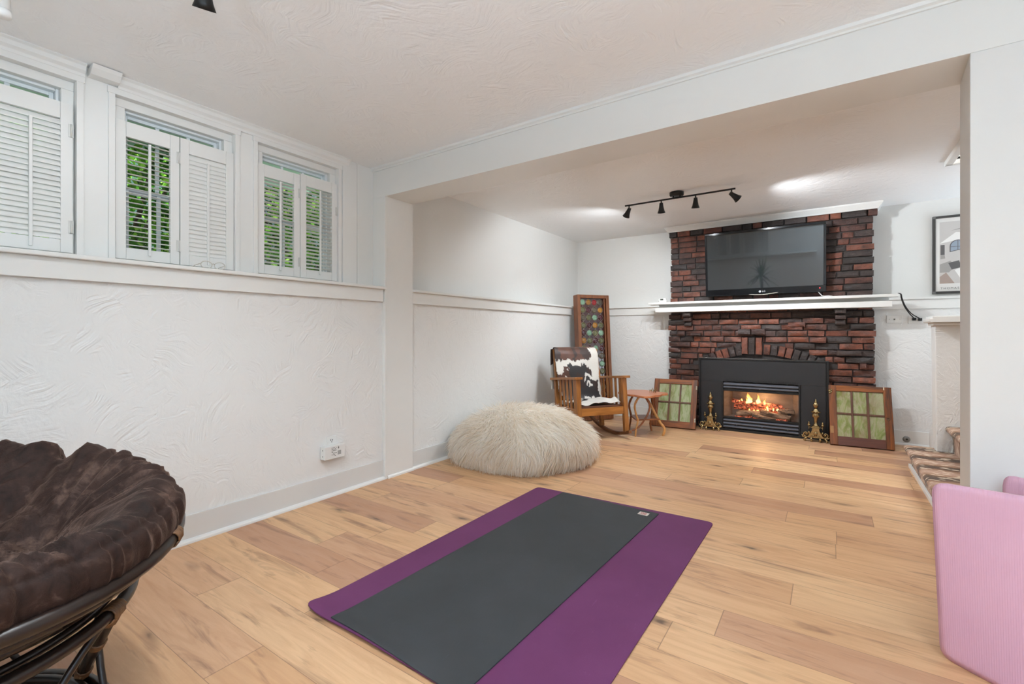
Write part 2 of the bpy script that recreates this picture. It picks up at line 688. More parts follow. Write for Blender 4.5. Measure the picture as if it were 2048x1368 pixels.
# baseboards
mb = MB()
mb.box(XW, YF, 0, -2.778, YC0, 0.143)
mb.box(XW, YC1, 0, -2.778, YB, 0.143)
struct('baseboard_left', mb, M_base, 0.002)
mb = MB()
mb.prism([(-2.7775, 0), (-2.757, 0), (-2.758, 0.010), (-2.764, 0.018), (-2.7775, 0.022)], YF, YC0 - 0.012, 'y')
mb.prism([(-2.7615, 0), (-2.748, 0), (-2.749, 0.012), (-2.755, 0.019), (-2.7615, 0.022)], YC0 + 0.012, YC1, 'y')
mb.prism([(-2.7775, 0), (-2.755, 0), (-2.756, 0.012), (-2.763, 0.019), (-2.7775, 0.022)], YC1, YB, 'y')
struct('trim_10', mb, M_trim)
# casing strips and crown over the windows
mb = MB()
for a, b in W:
    mb.box(XU, a - 0.03, OZ1 - 0.002, XU + 0.012, b + 0.03, OZ1 + 0.03)
    mb.box(XU, a - 0.026, ZL, XU + 0.010, a, OZ1)
    mb.box(XU, b, ZL, XU + 0.010, b + 0.026, OZ1)
segs = [(YF, 0.690), (0.812, 2.150)]
for a, b in segs:
    mb.prism([(XU, 2.308), (XU + 0.014, 2.308), (XU + 0.016, 2.322), (XU + 0.030, 2.334), (XU + 0.034, 2.352), (XU + 0.046, 2.360), (XU + 0.046, CZ), (XU, CZ)], a, b, 'y')
mb.box(XU, 2.070 + 0.03, ZL, XU + 0.016, 2.222, CZ)
mb.box(XU, 2.228, ZL, XU + 0.010, YC0, CZ)
struct('trim_4', mb, M_trim, 0.0015)
# crown return block over the first pier
mb = MB().prism([(XU, 2.318), (XU + 0.05, 2.322), (XU + 0.075, 2.345), (XU + 0.085, 2.362), (XU, 2.362)], 0.700, 0.812, 'y')
struct('trim_5', mb, M_trim, 0.003)

# ---- beam, column, jamb wall
mb = MB()
mb.box(-3.0, YC0, 2.134, XR + 0.1, YC1, CZ2 + 0.2)
struct('wall_beam', mb, M_trim, 0.002)
mb = MB().prism([(YC0, 2.338), (YC0 - 0.010, 2.338), (YC0 - 0.012, 2.346), (YC0 - 0.022, 2.352), (YC0 - 0.026, CZ), (YC0, CZ)], XU, XR, 'x')
struct('trim_6', mb, M_trim)
mb = MB().box(-3.0, YC0, 0, -2.762, YC1, 2.134)
mb.box(XW, YC0 - 0.012, 0.0, -2.757, YC0 + 0.012, 2.134)
struct('wall_column', mb, M_trim, 0.002)
mb = MB().prism([(0.432, YC0), (XR + 0.1, YC0), (XR + 0.1, YC1), (0.452, YC1)], 0, 2.134, 'z')
struct('wall_jamb', mb, M_smooth, 0.003)

# ---- back wall
struct('wall_back', MB().box(-3.1, YB, 0, XR + 0.1, 6.2, ZR1), M_wall)
struct('wall_back_upper', MB().box(-3.1, YU, ZR1, XR + 0.1, 6.2, CZ2 + 0.02), M_upper)
mb = MB()
mb.box(-2.95, YB - 0.042, ZR1, XR, YU + 0.01, ZL)
mb.box(-2.77, YB - 0.02, ZR0, XR, YB, ZR1)
struct('trim_7', mb, M_trim, 0.003)
mb = MB()
for a, b in ((-2.778, -1.56), (0.33, 0.80)):
    mb.box(a, YB - 0.012, 0, b, YB, 0.143)
    mb.prism([(YB - 0.012, 0), (YB - 0.030, 0), (YB - 0.028, 0.014), (YB - 0.012, 0.022)], a, b, 'x')
struct('baseboard_back', mb, M_trim, 0.002)

# ---- wall behind the viewer and right wall, with unseen openings added for the fill lights
mb = MB()
mb.box(-3.0, YF - 0.12, 0, 0.0, YF, CZ)
mb.box(2.1, YF - 0.12, 0, XR, YF, CZ)
mb.box(0.0, YF - 0.12, 0, 2.1, YF, 0.3)
mb.box(0.0, YF - 0.12, 2.2, 2.1, YF, CZ)
struct('wall_rear', mb, M_upper)
mb = MB()
mb.box(XR, YF, 0, XR + 0.12, -2.25, CZ)
mb.box(XR, 0.25, 0, XR + 0.12, YC0 + 0.1, CZ)
mb.box(XR, -2.25, 2.25, XR + 0.12, 0.25, CZ)
mb.box(XR, -2.25, 0, XR + 0.12, 0.25, 0.3)
struct('wall_right', mb, M_upper)
mb = MB()
mb.box(-3.0, YF, ZR1, -0.25, YF + 0.14, ZL)
mb.box(-3.0, YF, ZR0, -0.25, YF + 0.03, ZR1)
struct('trim_8', mb, M_trim, 0.003)


# ---- windows
def window(name, a, b):
    OZ1 = GZ
    root = thing(name, None, None, (XU - 0.10, (a + b) / 2, ZL), kind='structure')
    x0, x1 = XU - 0.118, XU - 0.060
    f = MB()
    fw = 0.012
    f.box(x0, a, ZL, x1, a + fw, OZ1)
    f.box(x0, b - fw, ZL, x1, b, OZ1)
    f.box(x0 + 0.0005, a + fw, OZ1 - fw, x1 - 0.0005, b - fw, OZ1)
    f.box(x0 + 0.0005, a + fw, ZL, x1 - 0.0005, b - fw, ZL + fw)
    f.build('window_frame', M_vinyl, root, 0.003)
    s = MB()
    zm = (ZL + OZ1) / 2 - 0.02
    for (z0, z1, xx) in ((zm, OZ1 - fw, x0 + 0.006), (ZL + fw, zm + 0.03, x0 + 0.026)):
        t = 0.016
        ya, yb = a + fw, b - fw
        s.box(xx, ya, z0, xx + 0.02, ya + t, z1)
        s.box(xx, yb - t, z0, xx + 0.02, yb, z1)
        s.box(xx + 0.0005, ya + t, z0, xx + 0.0195, yb - t, z0 + t + 0.008)
        s.box(xx + 0.0005, ya + t, z1 - t, xx + 0.0195, yb - t, z1)
        for k in (1, 2):
            yk = ya + (yb - ya) * k / 3
            s.box(xx + 0.004, yk - 0.009, z0 + t + 0.008, xx + 0.016, yk + 0.009, z1 - t)
    s.build('sash', M_vinyl, root, 0.002)
    MB().box(x0 + 0.012, a + fw, ZL + fw, x0 + 0.016, b - fw, OZ1 - fw).build('window_pane', M_glass, root)


for i, (a, b) in enumerate(G):
    window('window_%d' % (i + 1), a, b)

M_shutter = plain('shutter_paint', rgb(226, 226, 223), 0.42, var=0.01)
M_hinge = plain('painted_hinge', rgb(212, 212, 208), 0.35, var=0.05)


def shutter(y0, y1, ang, label, x=-2.927, z0=1.474, z1=2.168, yaw=0.0, flip=1, hinge=()):
    root = thing('window_shutter', label, 'shutter', (x, y0, z0), (0, 0, yaw), 'white louvred shutter panels')
    w = y1 - y0
    h = z1 - z0
    st, tr, br, t = 0.042, 0.076, 0.058, 0.020
    f = MB()
    f.box(-t, 0, 0, 0, st, h)
    f.box(-t, w - st, 0, 0, w, h)
    f.box(-t, st + 0.0006, h - tr, -0.001, w - st - 0.0006, h)
    f.box(-t, st + 0.0006, 0, -0.001, w - st - 0.0006, br)
    f.build('shutter_frame', M_shutter, root, 0.0012, local=True)
    l = MB()
    n = 23
    lz0, lz1 = br + 0.004, h - tr - 0.004
    pit = (lz1 - lz0) / n
    ca, sa = math.cos(R(ang)), math.sin(R(ang))
    hw, ht = 0.0158, 0.0030
    for i in range(n):
        zc = lz0 + pit * (i + 0.5)
        sec = []
        for k in range(10):
            a = 2 * PI * k / 10
            px, pz = hw * math.cos(a), ht * math.sin(a)
            sec.append((-t / 2 - (px * ca - pz * sa) , zc + px * sa + pz * ca))
        l.prism(sec, st, w - st, 'y')
    l.build('louvers', M_shutter, root, local=True, smooth=False)
    rx = -t / 2 + hw * ca + 0.004
    rz = -hw * sa
    r = MB().box(rx - 0.004, w / 2 - 0.006, br - 0.03 + rz, rx + 0.006, w / 2 + 0.006, h - tr - 0.012 + rz)
    r.build('tilt_rod', M_shutter, root, 0.002, local=True)
    for (hy, hz) in hinge:
        MB().box(-0.003, hy - 0.009, hz - 0.03, 0.003, hy + 0.009, hz + 0.03).tube([(0.004, hy, hz - 0.03), (0.004, hy, hz + 0.03)], 0.0035, 8).build('hinge', M_hinge, root, local=True)
    return root


shutter(0.095, 0.366, 62, 'white louvred shutter cut off by the left edge of the picture')
shutter(0.370, 0.650, 62, 'white shutter with nearly closed slats covering the leftmost window', hinge=((0.274, 0.12), (0.274, 0.57)))
shutter(0.808, 1.083, 8, 'white shutter with open slats showing green leaves in the middle window', hinge=((0.270, 0.1), (0.270, 0.58)))
shutter(1.088, 1.364, 72, 'white shutter with fully closed slats in the middle window')
shutter(1.504, 1.784, -8, 'left half open white shutter of the window nearest the column', z1=2.160, hinge=((0.276, 0.1), (0.276, 0.56)))
shutter(1.788, 2.068, -8, 'right half open white shutter of the window nearest the column', z1=2.172, hinge=((0.276, 0.5),))
# ---- mirrored side of the room: shuttered wall behind the viewer (seen in the television)
for k, xx in enumerate((-1.24, -1.56, -1.90, -2.22)):
    shutter(0, 0.30, 50, ('%s of four white shutters mirrored in the television' %
            ('rightmost', 'third from left', 'second from left', 'leftmost')[k]), x=xx, z0=1.474, z1=2.168, yaw=R(90))
    s = [o for o in bpy.data.objects if o.name.startswith('window_shutter') and o.parent is None][-1]
for o in bpy.data.objects:
    if o.name.startswith('window_shutter') and abs(o.rotation_euler.z) > 0.1:
        o.location = (o.location.x, YF + 0.03, o.location.z)

# ============================================================ garden outside the left windows
M_bounce = plain('bounce_ground', rgb(176, 174, 164), 0.9, var=0.3, vscale=3)  # ground made pale to bounce light up onto the soffit
struct('ground_garden', MB().box(-8.0, -2.5, 1.1, XU - 0.3, 7.0, 1.22), M_bounce)
M_eave = plain('green_soffit_paint', rgb(176, 208, 186), 0.6, var=0.05)
mb = MB()
mb.box(-3.95, -1.5, 2.41, XU - 0.162, 2.50, 2.50)
mb.box(-4.0, -1.5, 2.38, -3.9505, 2.50, 2.56)
struct('roof_eave', mb, M_eave)
M_siding = plain('pale_green_siding', rgb(176, 204, 192), 0.6, var=0.05)
mb = MB()
for k in range(20):
    mb.prism([(-6.55, 1.2 + k * 0.15), (-6.51, 1.2 + k * 0.15), (-6.535, 1.35 + k * 0.15), (-6.55, 1.35 + k * 0.15)], 0.2, 8.4, 'y')
mb.box(-6.9, 0.2, 1.2, -6.55, 8.4, 4.2)
struct('wall_neighbour', mb, M_siding)


def leaf_material():
    m = NT('leaves')
    r = m.attr('rnd')
    c = m.ramp(r, [(0.0, rgb(30, 60, 20)), (0.4, rgb(66, 116, 36)), (0.8, rgb(120, 170, 56)), (1.0, rgb(180, 210, 100))])
    d = m.n('ShaderNodeBsdfDiffuse')
    m.put(d.inputs[0], c)
    t = m.n('ShaderNodeBsdfTranslucent')
    m.put(t.inputs[0], c)
    mx = m.n('ShaderNodeMixShader')
    mx.inputs[0].default_value = 0.4
    m.t.links.new(d.outputs[0], mx.inputs[1])
    m.t.links.new(t.outputs[0], mx.inputs[2])
    m.surf(mx.outputs[0])
    return m.mat


M_leaf = leaf_material()
M_bark = plain('bark', rgb(84, 66, 50), 0.9, var=0.3)


def bush(name, label, cx, cy, z0, rx, ry, h, n, seed, ls=0.075):
    rnd = random.Random(seed)
    root = thing(name, label, 'shrub', (cx, cy, z0), kind=None)
    mb = MB()
    for i in range(n):
        while True:
            p = Vector((rnd.uniform(-1, 1), rnd.uniform(-1, 1), rnd.uniform(-1, 1)))
            if 0.35 < p.length < 1: break
        p = Vector((cx + p.x * rx, cy + p.y * ry, z0 + h * 0.5 + p.z * h * 0.5))
        d = Vector((rnd.uniform(-1, 1), rnd.uniform(-1, 1), rnd.uniform(-0.9, 0.5))).normalized()
        s = d.cross(Vector((rnd.uniform(-1, 1), rnd.uniform(-1, 1), rnd.uniform(-1, 1)))).normalized()
        L = ls * rnd.uniform(0.6, 1.3)
        mb.att = rnd.random() * 0.98 + 0.01
        q = d.cross(s) * L * 0.12
        mb.add([p, p + d * L * 0.5 + s * L * 0.3 + q, p + d * L, p + d * L * 0.5 - s * L * 0.3 + q], [(0, 1, 2, 3)])
    mb.build('foliage', M_leaf, root, fix=False)
    t = MB()
    for k in range(6):
        a = rnd.uniform(0, 6.28)
        t.tube([(cx, cy, z0), (cx + 0.2 * rx * math.cos(a), cy + 0.2 * ry * math.sin(a), z0 + h * 0.4), (cx + 0.6 * rx * math.cos(a), cy + 0.6 * ry * math.sin(a), z0 + h * 0.8)], [0.03, 0.02, 0.008], 6)
    t.build('branches', M_bark, root)


bush('leafy_shrub', 'leafy green shrub outside the middle window', -4.35, 1.25, 1.22, 0.55, 0.70, 1.7, 5200, 3)
bush('leafy_shrub', 'green shrub outside the window nearest the column', -5.3, 3.30, 1.22, 0.7, 0.95, 1.75, 6500, 5)
bush('leafy_shrub', 'tall green shrub seen far through the middle window', -5.6, 0.3, 1.22, 0.8, 1.4, 2.3, 5200, 9)

# ============================================================ brick chimney
def brick_material():
    m = NT('old_brick')
    r = m.attr('rnd')
    co = m.coord()
    c = m.ramp(r, [(0.0, rgb(43, 36, 34)), (0.24, rgb(60, 47, 43)), (0.36, rgb(70, 45, 39)), (0.52, rgb(90, 54, 44)), (0.66, rgb(112, 62, 46)), (0.84, rgb(134, 76, 54)), (1.0, rgb(102, 60, 47))])
    soot = m.ramp(m.noise(co, 11, 5, 0.65), [(0.42, (0, 0, 0, 1)), (0.66, (1, 1, 1, 1))])
    c = m.mix(m.math('MULTIPLY', soot, 0.75), c, rgb(40, 32, 29))
    dust = m.ramp(m.noise(co, 46, 5, 0.7), [(0.60, (0, 0, 0, 1)), (0.76, (1, 1, 1, 1))])
    c = m.mix(m.math('MULTIPLY', dust, 0.35), c, rgb(150, 128, 118))
    h = m.math('ADD', m.noise(co, 60, 5, 0.65), m.math('MULTIPLY', m.noise(co, 17, 3), 1.2))
    m.bsdf(c, m.math('ADD', 0.42, m.math('MULTIPLY', soot, 0.2)), 0.0, m.bump(h, 0.75, 0.008))
    return m.mat


M_brick = brick_material()
M_mortar = plain('dark_mortar', rgb(74, 68, 66), 0.85, var=0.25, vscale=30, bump=0.6, bscale=90)
brnd = random.Random(11)


def brick(mb, x0, x1, z0, z1, yf, yb, rough=0.006, rot=None):
    """rough hand-made brick: front grid of 5x4 points pushed about by noise"""
    nx, nz = 6, 4
    V = []
    ph = brnd.uniform(0, 100)
    cx, cz = (x0 + x1) / 2, (z0 + z1) / 2
    for layer in range(2):
        for i in range(nx):
            for j in range(nz):
                u = i / (nx - 1); w = j / (nz - 1)
                x = x0 + (x1 - x0) * u
                z = z0 + (z1 - z0) * w
                edge = (i in (0, nx - 1)) or (j in (0, nz - 1))
                nv = mnoise.noise_vector(Vector((x * 9 + ph, z * 16, ph)))
                if layer == 0:
                    y = yf + (0.003 if edge else 0) + nv.y * rough * 1.6
                    if edge:
                        ins = 0.002
                        if i == 0: x += ins
                        if i == nx - 1: x -= ins
                        if j == 0: z += ins
                        if j == nz - 1: z -= ins
                    x += nv.x * rough * 0.7
                    z += nv.z * rough * 0.7
                else:
                    y = yf + 0.016
                    x += nv.x * rough * 0.6
                    z += nv.z * rough * 0.6
                V.append([x, y, z])
    for i in range(nx):
        for j in range(nz):
            V.append([x0 + (x1 - x0) * i / (nx - 1), yb, z0 + (z1 - z0) * j / (nz - 1)])
    if rot is not None:
        ca, sa = math.cos(rot), math.sin(rot)
        for p in V:
            dx, dz = p[0] - cx, p[2] - cz
            p[0] = cx + dx * ca - dz * sa
            p[2] = cz + dx * sa + dz * ca
    idx = lambda l, i, j: l * nx * nz + i * nz + j
    F = []
    for i in range(nx - 1):
        for j in range(nz - 1):
            F.append((idx(0, i, j), idx(0, i + 1, j), idx(0, i + 1, j + 1), idx(0, i, j + 1)))
    ring = [(i, 0) for i in range(nx)] + [(nx - 1, j) for j in range(1, nz)] + [(i, nz - 1) for i in range(nx - 2, -1, -1)] + [(0, j) for j in range(nz - 2, 0, -1)]
    for l in (0, 1):
        for k in range(len(ring)):
            a, b = ring[k], ring[(k + 1) % len(ring)]
            F.append((idx(l, *b), idx(l, *a), idx(l + 1, *a), idx(l + 1, *b)))
    mb.att = brnd.random() * 0.97 + 0.015
    mb.add(V, F, 0, False)


chim = thing('brick_chimney', 'dark red and charcoal brick chimney breast with arch and corbels', 'fireplace', (-0.615, YB, 0))
CX0, CX1 = -1.618, 0.388
YBR = 5.812
HX0, HX1, HZ = -1.06, -0.19, 0.62
core = MB()
core.box(CX0 + 0.02, YBR + 0.012, HZ, CX1 - 0.02, YB - 0.001, 1.336)
core.box(CX0 + 0.035, YBR + 0.014, 1.336, CX1 - 0.03, YU - 0.001, 2.345)
core.box(CX0 + 0.02, YBR + 0.012, 0, HX0, YB - 0.001, HZ)
core.box(HX1, YBR + 0.012, 0, CX1 - 0.02, YB - 0.001, HZ)
core.build('mortar', M_mortar, chim)
AC = (-0.63, -0.24)
AR0, AR1 = 1.105, 1.215
up, lo = MB(), MB()
CH = 0.0665
nrow = 35
for r in range(nrow):
    z0 = r * CH + 0.004
    z1 = (r + 1) * CH - 0.006
    zc = (z0 + z1) / 2
    lower = zc < 1.345
    e0, e1 = (CX0, CX1) if lower else (CX0 + 0.022, CX1 - 0.016)
    if r == nrow - 1:
        e0 -= 0.012; e1 += 0.026
        z1 += 0.012
    x = e0 + brnd.uniform(-0.010, 0.006)
    first = brnd.choice((0.10, 0.20, 0.15))
    while x < e1 - 0.02:
        w = first if first else brnd.choice((0.20, 0.205, 0.21, 0.10, 0.19, 0.15))
        first = None
        xe = x + w
        if xe > e1 - 0.055:
            xe = e1 + brnd.uniform(-0.006, 0.010)
        a, b = x, xe - 0.009
        x = xe
        if lower and 0.0 < zc < 0.79 and b > -1.24 and a < -0.01:
            # bricks hidden by the steel surround: keep only stubs beside it
            if a < -1.24: b = -1.24
            elif b > -0.01: a = -0.01
            else: continue
        if lower and zc > 0.70:
            dz = zc - AC[1]
            if dz < AR1 + 0.012:
                hw = math.sqrt(max(0, (AR1 + 0.012) ** 2 - dz * dz))
                la, lb = AC[0] - hw, AC[0] + hw
                if a > la and b < lb: continue
                if a < la < b: b = la
                if a < lb < b: a = lb
        if 0.84 < zc < 1.07 and b > -0.815 and a < -0.60:
            if a < -0.815 < b: b = -0.815
            elif a < -0.60 < b: a = -0.60
            else: continue
        if b - a < 0.018: continue
        if lower:
            yf = YBR - brnd.choice((0, 0.004, 0.008, 0.012, 0.018, 0.022)) - (0.03 if brnd.random() < 0.07 and zc < 1.2 else 0)
            brick(lo, a, b, z0, z1, yf, YBR + 0.05, 0.008)
        else:
            yf = YBR - brnd.choice((0, 0.002, 0.004, 0.006, 0.01)) - (0.02 if r == nrow - 1 else 0)
            brick(up, a, b, z0, z1, yf, YBR + 0.05, 0.006)
for (a, b, z0, z1, pr) in ((-1.51, -1.36, 0.94, 0.992, 0.05), (0.07, 0.27, 0.872, 0.925, 0.05), (-1.36, -1.24, 1.07, 1.10, 0.045), (0.255, 0.31, 0.74, 0.80, 0.045), (-0.36, -0.20, 1.17, 1.215, 0.035)):
    brick(lo, a, b, z0, z1, YBR - pr, YBR + 0.05, 0.008)
lo.build('lower_brickwork', M_brick, chim, fix=False)
up.build('upper_brickwork', M_brick, chim, fix=False)
ar = MB()
na = 17
amax = math.asin(0.60 / AR1)
for k in range(na):
    t = -amax + 2 * amax * (k + 0.5) / na
    rc = (AR0 + AR1) / 2
    cx, cz = AC[0] + rc * math.sin(t), AC[1] + rc * math.cos(t)
    if -0.815 < cx < -0.60: continue
    wd = 2 * amax * rc / na - 0.009
    brick(ar, cx - wd / 2, cx + wd / 2, cz - (AR1 - AR0) / 2, cz + (AR1 - AR0) / 2, YBR - 0.02, YBR + 0.05, 0.005, rot=-t)
for k in range(3):
    xa = -0.808 + k * 0.070
    brick(ar, xa, xa + 0.062, 0.865, 1.052, YBR - 0.035 - 0.008 * (k == 1), YBR + 0.05, 0.006)
for (xa, xb) in ((-0.842, -0.715), (-0.708, -0.572)):
    brick(ar, xa, xb, 1.085, 1.145, YBR - 0.075, YBR + 0.05, 0.006)
ar.a = [(a * 0.40 + 0.01) if (int(a * 977) % 5) else 0.74 for a in ar.a]
ar.build('arch', M_brick, chim, fix=False)
for xc in (-1.385, 0.098):
    cb = MB()
    for k, (z0, z1, pr, w) in enumerate(((1.185, 1.232, 0.055, 0.085), (1.24, 1.288, 0.085, 0.09), (1.296, 1.345, 0.12, 0.094))):
        brick(cb, xc - w / 2, xc + w / 2, z0, z1, YBR - pr, YBR + 0.05, 0.005)
    cb.a = [a * 0.3 + 0.02 for a in cb.a]
    cb.build('corbel', M_brick, chim, fix=False)
cr = MB()
prof = [(0.0, 2.320), (-0.012, 2.322), (-0.016, 2.332), (-0.034, 2.352), (-0.046, 2.366), (-0.05, 2.372), (-0.05, 2.386), (0.0, 2.386)]
yfc = YBR - 0.036
n = len(prof)
V = []
for sx, xx in ((1, CX0 + 0.004), (-1, CX1 + 0.006)):
    for (o, z) in prof:
        V.append((xx + sx * o * 0.85, yfc + o, z))
for sx, xx in ((1, CX0 + 0.004), (-1, CX1 + 0.006)):
    for (o, z) in prof:
        V.append((xx + sx * o * 0.85, YU, z))
F = []
for i in range(n):
    j = (i + 1) % n
    F += [(i, j, n + j, n + i), (i, j, 2 * n + j, 2 * n + i), (n + i, n + j, 3 * n + j, 3 * n + i)]
cr.add(V, F)
cr.build('crown_molding', M_trim, chim)

# ---- mantel shelf
mt = thing('mantel_shelf', 'long white wooden mantel shelf across the brick chimney', 'mantel', (-0.61, YBR, 1.346))
MB().box(-1.822, 5.640, 1.444, 0.546, YBR - 0.012, 1.470).build('top_board', M_trim, mt, 0.003)
MB().box(-1.742, 5.662, 1.350, 0.498, YBR - 0.014, 1.407).build('front_board', M_trim, mt, 0.003)
MB().box(-1.725, 5.760, 1.407, 0.482, YBR - 0.014, 1.444).build('frieze', M_trim, mt, 0.002)

# ============================================================ gas fireplace insert
M_steel = plain('black_powder_coat', rgb(40, 41, 44), 0.42, 0.1, var=0.06)
M_steel_d = plain('black_iron', rgb(20, 20, 21), 0.5, 0.2)
M_louv = plain('grey_black_louver', rgb(104, 106, 114), 0.35, 0.3, var=0.06)
M_chromeline = plain('polished_edge', rgb(120, 118, 116), 0.18, 0.9)
ins = thing('gas_fireplace', 'black gas fireplace insert burning behind glass', 'fireplace insert', (-0.625, 5.75, 0))
IY = 5.738
p = MB()
p.box(-1.232, IY, 0.555, -0.022, IY + 0.02, 0.792)
p.box(-1.232, IY, 0.0, -1.008, IY + 0.02, 0.5535)
p.box(-0.242, IY, 0.0, -0.022, IY + 0.02, 0.5535)
p.build('surround_panel', M_steel, ins, 0.001)
p = MB()
p.box(-1.256, IY - 0.004, 0.0, -1.234, YBR + 0.02, 0.812)
p.box(-0.020, IY - 0.004, 0.0, 0.004, YBR + 0.02, 0.812)
p.box(-1.2335, IY - 0.004, 0.794, -0.0205, YBR + 0.02, 0.812)
p.build('surround_trim', M_steel_d, ins, 0.002)
MB().box(-1.250, IY - 0.006, 0.8125, -0.002, IY + 0.03, 0.8165).build('polished_strip', M_chromeline, ins, 0.001)
p = MB()
p.box(-1.006, IY - 0.012, 0.466, -0.990, IY + 0.03, 0.553)
p.box(-0.260, IY - 0.012, 0.466, -0.244, IY + 0.03, 0.553)
p.box(-1.006, IY - 0.012, 0.0, -0.990, IY + 0.03, 0.466)
p.box(-0.260, IY - 0.012, 0.0, -0.244, IY + 0.03, 0.466)
p.box(-0.9895, IY - 0.010, 0.448, -0.2605, IY + 0.02, 0.466)
p.box(-0.9895, IY - 0.010, 0.142, -0.2605, IY + 0.02, 0.160)
p.box(-0.9895, IY - 0.016, 0.0, -0.2605, IY + 0.02, 0.024)
p.box(-1.03, IY - 0.022, 0.0, -0.22, IY - 0.0165, 0.022)
p.build('insert_frame', M_steel_d, ins, 0.001)
g = MB()
for k in range(46):
    xx = -0.985 + k * 0.0158
    g.box(xx, IY + 0.002, 0.557, xx + 0.008, IY - 0.003, 0.578)
g.build('vent_grille', M_steel_d, ins)
for nm, zs in (('upper_louver', (0.528, 0.496)), ('lower_louver', (0.124, 0.088, 0.052))):
    l = MB()
    for zc in zs:
        l.add([(x, y, z) for x in (-0.988, -0.262) for (y, z) in ((IY - 0.014, zc - 0.012), (IY - 0.016, zc - 0.006), (IY + 0.006, zc + 0.011), (IY + 0.009, zc + 0.007))],
              [(0, 1, 2, 3), (4, 5, 6, 7), (0, 1, 5, 4), (1, 2, 6, 5), (2, 3, 7, 6), (3, 0, 4, 7)])
    l.box(-0.988, IY + 0.012, min(zs) - 0.025, -0.262, IY + 0.016, max(zs) + 0.018, 1)
    for xx in ((-0.62,) if nm == 'upper_louver' else (-0.85, -0.60, -0.36)):
        l.ball((xx, IY - 0.012, zs[-1] + 0.022 if nm == 'lower_louver' else zs[-1] - 0.012), 0.006, 8, 6, 0)
    l.build(nm, [M_louv, M_steel_d], ins)


def firebox_material():
    m = NT('firebox_lining')
    n = m.noise(m.coord('Object', scale=(1, 1, 3)), 7, 4, 0.6)
    m.bsdf(m.ramp(n, [(0.3, rgb(120, 108, 102)), (0.7, rgb(158, 146, 138))]), 0.5)
    return m.mat


M_firebox = firebox_material()
fb = MB()
fy0, fy1 = IY + 0.021, 5.958
fb.box(-0.985, fy1 - 0.006, 0.14, -0.265, fy1, 0.47)
fb.add([(-0.988, fy0, 0.14), (-0.93, fy1 - 0.006, 0.14), (-0.93, fy1 - 0.006, 0.47), (-0.988, fy0, 0.47)], [(0, 1, 2, 3)])
fb.add([(-0.262, fy0, 0.14), (-0.32, fy1 - 0.006, 0.14), (-0.32, fy1 - 0.006, 0.47), (-0.262, fy0, 0.47)], [(0, 1, 2, 3)])
fb.box(-0.988, fy0, 0.134, -0.262, fy1, 0.150)
fb.box(-0.988, fy0, 0.462, -0.262, fy1, 0.468)
fb.build('firebox', M_firebox, ins, fix=False)
MB().box(-0.9895, IY + 0.004, 0.1605, -0.2605, IY + 0.008, 0.4475).build('glass_front', thin_glass('fire_glass', (0.97, 0.96, 0.95, 1), 0.05), ins)


def log_material():
    m = NT('charred_log')
    co = m.coord('Object', scale=(4, 14, 14))
    n = m.noise(co, 3.2, 5, 0.65, 0.5)
    c = m.ramp(n, [(0.34, rgb(40, 34, 32)), (0.46, rgb(122, 98, 82)), (0.62, rgb(190, 160, 134)), (0.8, rgb(206, 182, 158))])
    nd = m.bsdf(c, 0.85, 0.0, m.bump(n, 0.8, 0.01))
    return m.mat


def ember_material():
    m = NT('glowing_embers')
    n = m.noise(m.coord(), 38, 4, 0.7)
    c = m.ramp(n, [(0.38, rgb(60, 40, 36)), (0.55, rgb(200, 120, 100)), (0.7, rgb(240, 214, 196))])
    e = m.ramp(n, [(0.46, (0, 0, 0, 1)), (0.62, (1.0, 0.16, 0.05, 1)), (0.75, (1.0, 0.45, 0.2, 1))])
    m.bsdf(c, 0.8, 0.0, m.bump(n, 1.0, 0.01), Emission_Color=e, Emission_Strength=0.7)
    return m.mat


M_log = log_material()
M_ember = ember_material()


def log(p, q, r, seed, mat, name='log'):
    rn = random.Random(seed)
    mb = MB()
    p, q = Vector(p), Vector(q)
    N, n = 14, 14
    d = (q - p).normalized()
    a = d.cross(Vector((0, 0, 1))).normalized()
    b = a.cross(d)
    V = []
    for i in range(N):
        t = i / (N - 1)
        c = p.lerp(q, t) + Vector((0, 0, 0.012 * math.sin(t * 3.1 + seed)))
        rr = r * (0.9 + 0.14 * math.sin(3.3 * t + seed))
        for j in range(n):
            g = 2 * PI * j / n
            k = rr * (1 + 0.22 * mnoise.noise(Vector((t * 5, math.cos(g) * 1.6 + seed, math.sin(g) * 1.6))))
            V.append(c + (a * math.cos(g) + b * math.sin(g)) * k)
    F = []
    for i in range(N - 1):
        for j in range(n):
            F.append((i * n + j, i * n + (j + 1) % n, (i + 1) * n + (j + 1) % n, (i + 1) * n + j))
    F.append(tuple(range(n - 1, -1, -1)))
    F.append(tuple((N - 1) * n + j for j in range(n)))
    mb.add(V, F, 0, True)
    return mb.build(name, mat, ins)


log((-0.86, 5.79, 0.180), (-0.60, 5.80, 0.225), 0.030, 1, M_log)
log((-0.70, 5.775, 0.182), (-0.47, 5.772, 0.176), 0.026, 2, M_log)
log((-0.62, 5.80, 0.235), (-0.335, 5.795, 0.195), 0.036, 3, M_log)
log((-0.45, 5.82, 0.225), (-0.30, 5.79, 0.262), 0.032, 7, M_log)
log((-0.92, 5.88, 0.335), (-0.56, 5.86, 0.285), 0.028, 4, M_ember, 'burning_log')
log((-0.68, 5.87, 0.330), (-0.42, 5.86, 0.268), 0.028, 5, M_ember, 'burning_log')
log((-0.90, 5.90, 0.262), (-0.40, 5.89, 0.240), 0.036, 6, M_ember, 'burning_log')
eb = MB()
er = random.Random(4)
for k in range(70):
    xx = er.uniform(-0.87, -0.36)
    eb.ball((xx, er.uniform(5.765, 5.84), 0.152 + er.uniform(0, 0.010)), er.uniform(0.008, 0.018), 7, 5, 0, (1.3, 1, 0.7))
